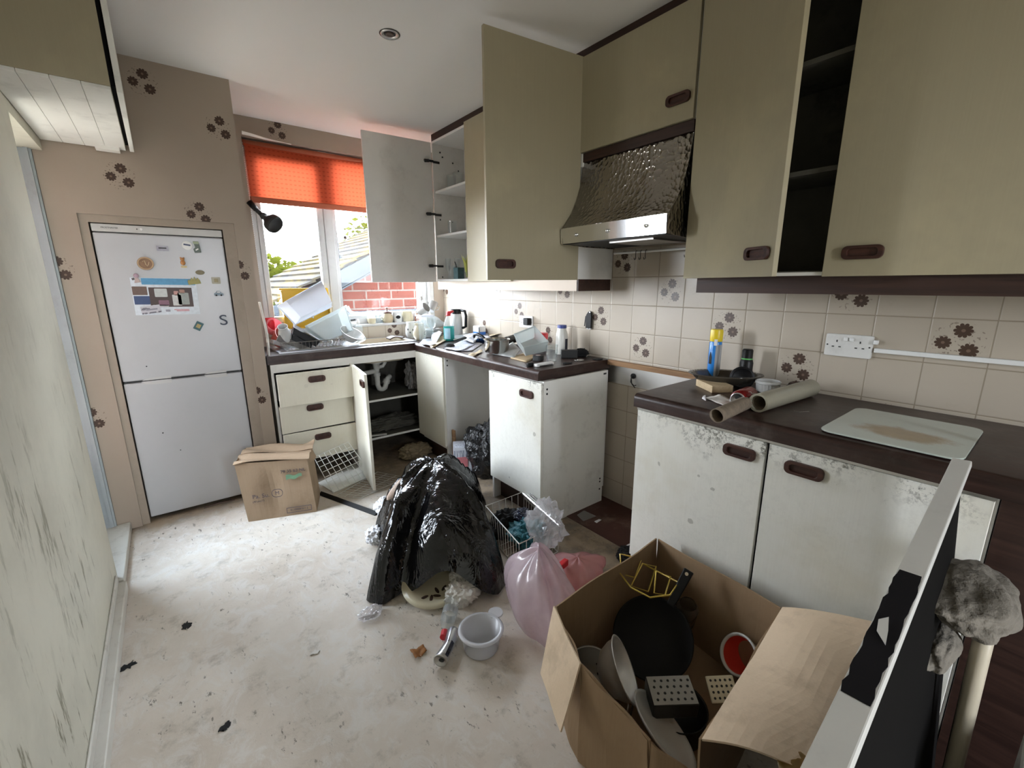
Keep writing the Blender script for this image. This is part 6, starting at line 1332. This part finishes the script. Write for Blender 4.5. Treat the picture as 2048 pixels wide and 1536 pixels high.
bm = crumple_bm(.05, .025, .028, 81, .3); tag(obj('black_cable', bm, M['glove'], smooth=True, loc=(2.0, 1.86, ZW), rot=(0,0,-.6)), 'coiled black cable against the tiles at the worktop end', 'cable')
for k, (u, v, lab) in enumerate(((1135, 728, 'dark scrap by the black case'), (1158, 722, 'grey metal key scrap beyond the black case'), (1195, 720, 'dark flat scrap near the worktop end'))):
    bm = crumple_bm(.03, .014, .006, 90+k, .4, 3, 3); tag(obj('metal_scrap', bm, M['aluold'] if k == 1 else M['coalgrey'], loc=at(u, v)+Vector((0,0,0)), rot=(0,0,-.5)), lab, 'scrap')
bm = BM(); box(bm, -.02, .02, -.008, .008, 0, .02); tag(obj('black_plug', bm, M['black'], bevel=.003, loc=at(1060, 733)), 'small black object by the edge left of the white handset', 'plug')
# sockets and things on the tiles
def socket(name, label, y, z, w_, plug=False, two=True):
    t = thing(name, label, 'socket', (XW, y, z)); H = face_mx(0, 0, 0)
    bm = BM(); prism(bm, rrect(w_, .086, .006), 0, .012, H); obj('face_plate', bm, M['socket'], t, bevel=.002)
    xs = (-.037, .037) if two else (0,)
    for x in xs:
        for dx, dz, a, b in ((0,.016,.004,.008),(-.011,-.006,.008,.004),(.011,-.006,.008,.004)):
            bm = BM(); box(bm, x+dx-a/2, x+dx+a/2, dz-b/2, dz+b/2, .0115, .0128, H); obj('pin_hole', bm, M['dark'], t)
        bm = BM(); box(bm, x*.25-.007, x*.25+.007, .018, .032, .012, .017, H); obj('rocker', bm, M['white'], t, bevel=.002)
    for x in (-w_/2+.008, w_/2-.008): bm = BM(); lathe(bm, [(0,.0128),(.003,.0126),(.003,.0115)], 10, H @ Matrix.Translation((x,0,0))); obj('screw', bm, M['dark'], t)
    return t
socket('wall_socket', 'white double socket above the right worktop', .522, 1.104, .15)
t = socket('wall_socket', 'white double socket with a black plug behind the coffee jar', 2.455, 1.075, .15)
bm = BM(); box(bm, .014, .062, -.02, .03, .012, .05, face_mx(0,0,0)); obj('plug', bm, M['black'], t, bevel=.005)
bm = BM(); box(bm, XW-.016, XW-.0005, -1.2, .440, 1.088, 1.104); tag(obj('cable_trunking', bm, M['white'], bevel=.002), 'white cable trunking running right from the double socket', 'trunking')
bm = BM(); box(bm, XW-.02, XW-.0005, .432, .446, 1.118, 1.134); tag(obj('trunking_clip', bm, M['white'], bevel=.002), 'small white clip at the end of the trunking', 'clip')
t = thing('key_pouch', 'black leather key pouch hanging on the tiles by its loop', 'pouch', px(1178, 640, XW-.012)); H = face_mx(0,0,0)
bm = BM(); prism(bm, [(-.022,-.05),(.022,-.05),(.024,.02),(.020,.045),(.008,.056),(-.004,.05),(-.020,.03)], -.006, .008, H); obj('pouch_body', bm, M['black'], t, bevel=.003)
bm = BM(); prism(bm, [(-.04,-.04),(-.034,-.04),(-.026,.025),(-.032,.02)], -.004, .0, H); obj('strap', bm, M['black'], t)
bm = BM(); lathe(bm, [(0,.0),(.004,.0),(.004,.004),(0,.005)], 12, H @ Matrix.Translation((.012,.048,.006))); obj('stud', bm, M['alu'], t)
bm = BM(); box(bm, -.012, -.002, -.056, -.048, -.004, .006, H); box(bm, .004, .02, -.056, -.050, -.004, .006, H); obj('key_ends', bm, M['alu'], t)
# things inside the open wall cupboard
for k, (y, z, lab) in enumerate(((3.02, 2.046, 'glass jar on the top shelf of the open wall cupboard'), (3.11, 2.046, 'stemmed glass on the top shelf of the open wall cupboard'), (3.12, 1.721, 'thin glass on the middle shelf of the open wall cupboard'))):
    lathe_thing('drinking_glass', lab, 'glass', GLASS, 'glass', (1.86, y, z), group='glasses in the open cupboard')
ZB2 = ZB+.0165
for k, (x, y, lab) in enumerate(((1.84, 3.17, 'tall flute glass at the left of the bottom cupboard shelf'), (1.90, 3.13, 'second flute glass on the bottom cupboard shelf'), (1.83, 3.08, 'short glass beside the dark tin in the open cupboard'))):
    lathe_thing('drinking_glass', lab, 'glass', [(0,.004),(.024,0),(.026,.002),(.006,.008),(.006,.05),(.02,.08),(.023,.16),(.021,.16),(.018,.082),(0,.06)] if k < 2 else GLASS, 'glass', (x, y, ZB2), group='glasses in the open cupboard')
t = thing('storage_tin', 'dark patterned tin on the bottom shelf of the open cupboard', 'tin', (1.83, 2.995, ZB2)); bm = BM(); box(bm, -.03, .03, -.032, .032, 0, .085); obj('tin_body', bm, mat('dark teal tin print', (.05,.11,.12), .4, var=.6, scale=50), t, bevel=.003); bm = BM(); tube(bm, [(0,.01,.02),(0,.04,.11),(0,.055,.13)], .004, 6); obj('straw', bm, M['black'], t)
t = thing('artificial_plant', 'yellow-green grassy plant in the open wall cupboard', 'plant', (1.84, 2.89, ZB2)); bm = BM(); lathe(bm, [(0,0),(.022,0),(.026,.05),(.024,.05),(0,.01)], 20); obj('pot', bm, M['glass'], t)
bm = BM(); rnd = random.Random(3)
for k in range(26):
    a = rnd.random()*2*PI; r_ = .012+rnd.random()*.03; h = .13+rnd.random()*.06; w_ = .004
    b = Vector((math.cos(a)*.006, math.sin(a)*.006, .01)); e_ = Vector((math.cos(a)*r_*1.5, math.sin(a)*r_*1.5, h)); m_ = (b+e_)/2+Vector((0,0,.03)); s = Vector((-math.sin(a), math.cos(a), 0))*w_
    v = [bm.verts.new(p) for p in (b-s, b+s, m_+s, m_-s, e_)]; bm.faces.new(v[:4]); bm.faces.new((v[3], v[2], v[4]))
obj('grass_blades', bm, m_leaf('yellow green leaves', (.42,.46,.10), (.55,.56,.18)), t)
# ---------------------------------------------------------------- right worktop
t = lathe_thing('polish_can', 'blue and yellow polish spray can standing in the smoked dish', 'spray can', [(0,0),(.024,0),(.026,.004),(.026,.165),(.022,.175)], mat('blue can print', (.02,.20,.58), .3, var=.2), (1.945, .985, ZW+.014), n=30)
bm = BM(); lathe(bm, [(.0255,.172),(.0265,.176),(.0265,.218),(.024,.226),(0,.228)], 28); obj('yellow_cap', bm, mat('yellow cap', (.75,.55,.02), .35), t, smooth='auto'); bm = BM(); grid(bm, lambda u, v: Vector((.0266*math.cos(-2.62+u*1.5), .0266*math.sin(-2.62+u*1.5), .008+v*.15)), 8, 30); obj('text_panel', bm, m_print('grey text panel', (.36,.36,.36), (.12,.12,.12), 120, .5), t)
bm = BM(); grid(bm, lambda u, v: Vector((.0269*math.cos(-2.95+u*.5), .0269*math.sin(-2.95+u*.5), .155+v*.028)), 5, 3); obj('price_sticker', bm, M['white'], t)
bm = BM(); grid(bm, lambda u, v: Vector((.0267*math.cos(-3.7+u*.6), .0267*math.sin(-3.7+u*.6), .07+v*.06*(1-abs(u-.5)))), 6, 5); obj('logo_swirl', bm, M['black'], t)
gd = Vector((1.895, .905, ZW+.012)); t = thing('glass_dish', 'oval smoked glass dish resting on the wood block', 'dish', gd, -.95); bm = BM()
ND = 40
prof = [(0,0),(.07,0),(.085,.006),(.11,.036),(.122,.042),(.12,.046),(.106,.04),(.08,.010),(0,.005)]; lathe(bm, prof, 48, Matrix.Diagonal((1.25,.78,1,1))); obj('dish_body', bm, M['greyglass'], t, smooth=True)
bm = BM(); box(bm, -.045, .045, -.07, .07, 0, .030); tag(obj('wood_block', bm, M['wood'], bevel=.002, loc=at(1418, 785)+Vector((.075,.02,0)), rot=(0,0,-.6)), 'pale wood block under the front of the smoked dish', 'block')
bm = BM(); box(bm, -.012, .012, -.045, .045, 0, .035); tag(obj('wood_block', bm, M['batten'], bevel=.002, loc=(2.035, .925, ZW), rot=(0,0,.1)), 'brown wood block behind the polish can by the tiles', 'block')
t = lathe_thing('deodorant_can', 'black aerosol can with a green stripe by the tiles', 'spray can', [(0,0),(.025,0),(.027,.005),(.027,.10),(.024,.112),(.022,.115),(.022,.155),(.018,.16),(0,.16)], 'black', (1.985, .86, ZW), n=28); bm = BM(); lathe(bm, [(.0228,.116),(.0228,.121)], 28); obj('green_stripe', bm, mat('green stripe', (.10,.45,.10), .4), t)
t = posed('food_jar', 'round black lidded pot on its side behind the ramekin', 'pot', (1.90, .835, ZW+.048), (-.85, -.45, .12)); bm = BM(); lathe(bm, [(0,-.045),(.036,-.045),(.044,-.03),(.046,.0),(.048,.002),(.048,.016),(.04,.020),(.034,.016),(0,.015)], 32); obj('pot_body', bm, M['black'], t, smooth='auto'); bm = BM(); prism(bm, [(-.03,-.005),(.03,-.005),(.03,.005),(-.03,.005)], .0155, .018); obj('lid_ridge', bm, M['coalgrey'], t, bevel=.001)
t = thing('ramekin', 'white fluted ramekin dish on the right worktop', 'dish', (1.915, .735, ZW), 0); bm = BM(); n_ = 48
for prof_ in (((.0,0),(.036,0),(.040,.006),(.044,.038)),):
    rings = []
    for r, z in prof_: rings.append([bm.verts.new(((r*(1+.02*(i%2) if .001 < z else r))*math.cos(2*PI*i/n_), (r*(1+.02*(i%2) if .001 < z else r))*math.sin(2*PI*i/n_), z)) for i in range(n_)] if r else [bm.verts.new((0,0,z))])
    for A, B in zip(rings, rings[1:]):
        for i in range(n_):
            if len(A) == 1: bm.faces.new((A[0], B[(i+1)%n_], B[i]))
            else: bm.faces.new((A[i], A[(i+1)%n_], B[(i+1)%n_], B[i]))
lathe(bm, [(.0435,.038),(.047,.040),(.047,.048),(.043,.05),(.041,.046),(.037,.008),(0,.007)], 48); obj('dish_body', bm, M['ceramic'], t)
a, b = at(1475, 800, .933), at(1535, 775, .933); d = (b-a).normalized()
t = thing('drink_can', 'dark red drink can on its side beside the cling film roll', 'can', a, rot=d.to_track_quat('Z', 'Y').to_euler()); bm = BM(); lathe(bm, [(.025,0),(.0275,.004),(.0325,.016),(.0325,.105),(.027,.115),(0,.113)], 32); obj('can_body', bm, M['cola'], t, smooth='auto'); bm = BM(); lathe(bm, [(0,.003),(.021,.003),(.023,-.001),(.026,-.001),(.027,.005)], 30); obj('can_end', bm, M['alu'], t, smooth=True)
bm = BM(); prism(bm, [(.011*math.cos(k*PI/7), .008*math.sin(k*PI/7)+.008) for k in range(14)], .0022, .0018); obj('mouth_hole', bm, M['dark'], t); bm = BM(); ring_prism(bm, [(x, y-.006) for x, y in rrect(.012, .02, .005)], [(x, y-.006) for x, y in rrect(.006, .012, .0025)], .0, .002); obj('ring_pull', bm, M['chrome'], t)
bm = BM(); tube(bm, [(.033*math.cos(a2), .033*math.sin(a2), .04+.05*k/8+.008*math.sin(k*1.6)) for k, a2 in enumerate([2.2+.09*i for i in range(9)])], .0012, 5); obj('script_line', bm, M['white'], t)
a, b = at(1433, 832, .925), at(1580, 765, .925); d = b-a; d.z = 0
t = thing('cardboard_tube', 'thin brown cardboard tube sticking out over the worktop edge', 'tube', a, rot=d.to_track_quat('Z', 'Y').to_euler()); bm = BM(); L = .30; grid(bm, lambda u, v: Vector(((.0215+.0015*math.sin(u*12.56))*math.cos(u*2*PI), (.0215+.0015*math.sin(u*12.56))*math.sin(u*2*PI), v*L)), 28, 6, cu=True); obj('tube_wall', bm, M['tubec'], t, smooth=True, solid=.002)
a, b = at(1516, 806, .935), at(1640, 770, .935); d = b-a; d.z = 0; d.normalize(); 
t = thing('cling_film_roll', 'fat roll of yellowed clear film lying across the right worktop', 'roll', a, rot=d.to_track_quat('Z', 'Y').to_euler()); L = .40; R0 = .033
bm = BM(); lathe(bm, [(R0,0),(R0,L),(R0-.007,L),(R0-.007,0)], 36, close=True); obj('film', bm, M['filmroll'], t, smooth='auto'); 
bm = BM(); lathe(bm, [(R0-.009,.01),(R0-.009,L-.01),(R0-.011,L-.01),(R0-.011,.01)], 30, close=True); obj('core', bm, M['tubec'], t, smooth='auto')
sheet('wrapper', 'crinkled pale wrapper under the red can', 'wrapper', [at(1410, 797, .902), at(1452, 814, .902), at(1478, 808, .902), at(1440, 790, .902)], M['tissue'], None, .006, 5)
sheet('paper_scrap', 'tiny white paper triangle before the wood block', 'scrap', [at(1404, 797, .902), at(1412, 802, .902), at(1411, 790, .912), at(1406, 792, .91)], M['paperwhite'], None, .001, 5)
bm = crumple_bm(.03, .03, .03, 95, .3); tag(obj('brown_sponge', bm, M['brown'], smooth=True, loc=(1.975, .655, ZW)), 'dark brown lump by the tiles behind the ramekin', 'sponge')
gc = [at(1640, 862), at(1705, 816), at(1978, 872), at(1936, 925)]
t = thing('glass_chopping_board', 'white-green glass worktop saver stained brown, on the right worktop', 'chopping board', (1.705, .268, ZW+.001), 0)
bm = BM(); prism(bm, rrect(.385, .315, .035), .003, .008); 
n = NT('frosted glass board with tea stain'); P, x, y, z = n.pos()
st = n.m_('SUBTRACT', 1.0, n.ramp(n.m_('ADD', n.m_('SQRT', n.m_('ADD', n.m_('POWER', n.m_('DIVIDE', n.m_('ADD', x, .055), .075), 2.0), n.m_('POWER', n.m_('DIVIDE', n.m_('ADD', y, .01), .115), 2.0))), n.m_('MULTIPLY', n.m_('SUBTRACT', n.noise(P, 14, 5, .7), .5), 1.1)), .55, 1.1))
c = n.mix(n.m_('MULTIPLY', st, .85), n.mix(n.noise(P, 6, 4), (.46,.52,.46), (.54,.58,.52)), n.mix(n.noise(P, 30, 4), (.24,.15,.055), (.34,.22,.09)))
obj('glass_plate', bm, n.end(n.bsdf(c, .22, spec=.5, coat=.3)), t, bevel=.0015)
for sx in (-1, 1):
    for sy in (-1, 1): bm = BM(); cyl(bm, (sx*.16, sy*.125, -.001), (sx*.16, sy*.125, .003), .006, n=10); obj('rubber_foot', bm, M['clear'], t)
bm = BM(); tube(bm, [at(1588, 822, .9012), at(1600, 824, .9012), at(1618, 823, .9012)], .001, 5); tag(obj('wire_bit', bm, M['metal']), 'tiny bent wire on the worktop before the film roll', 'wire')
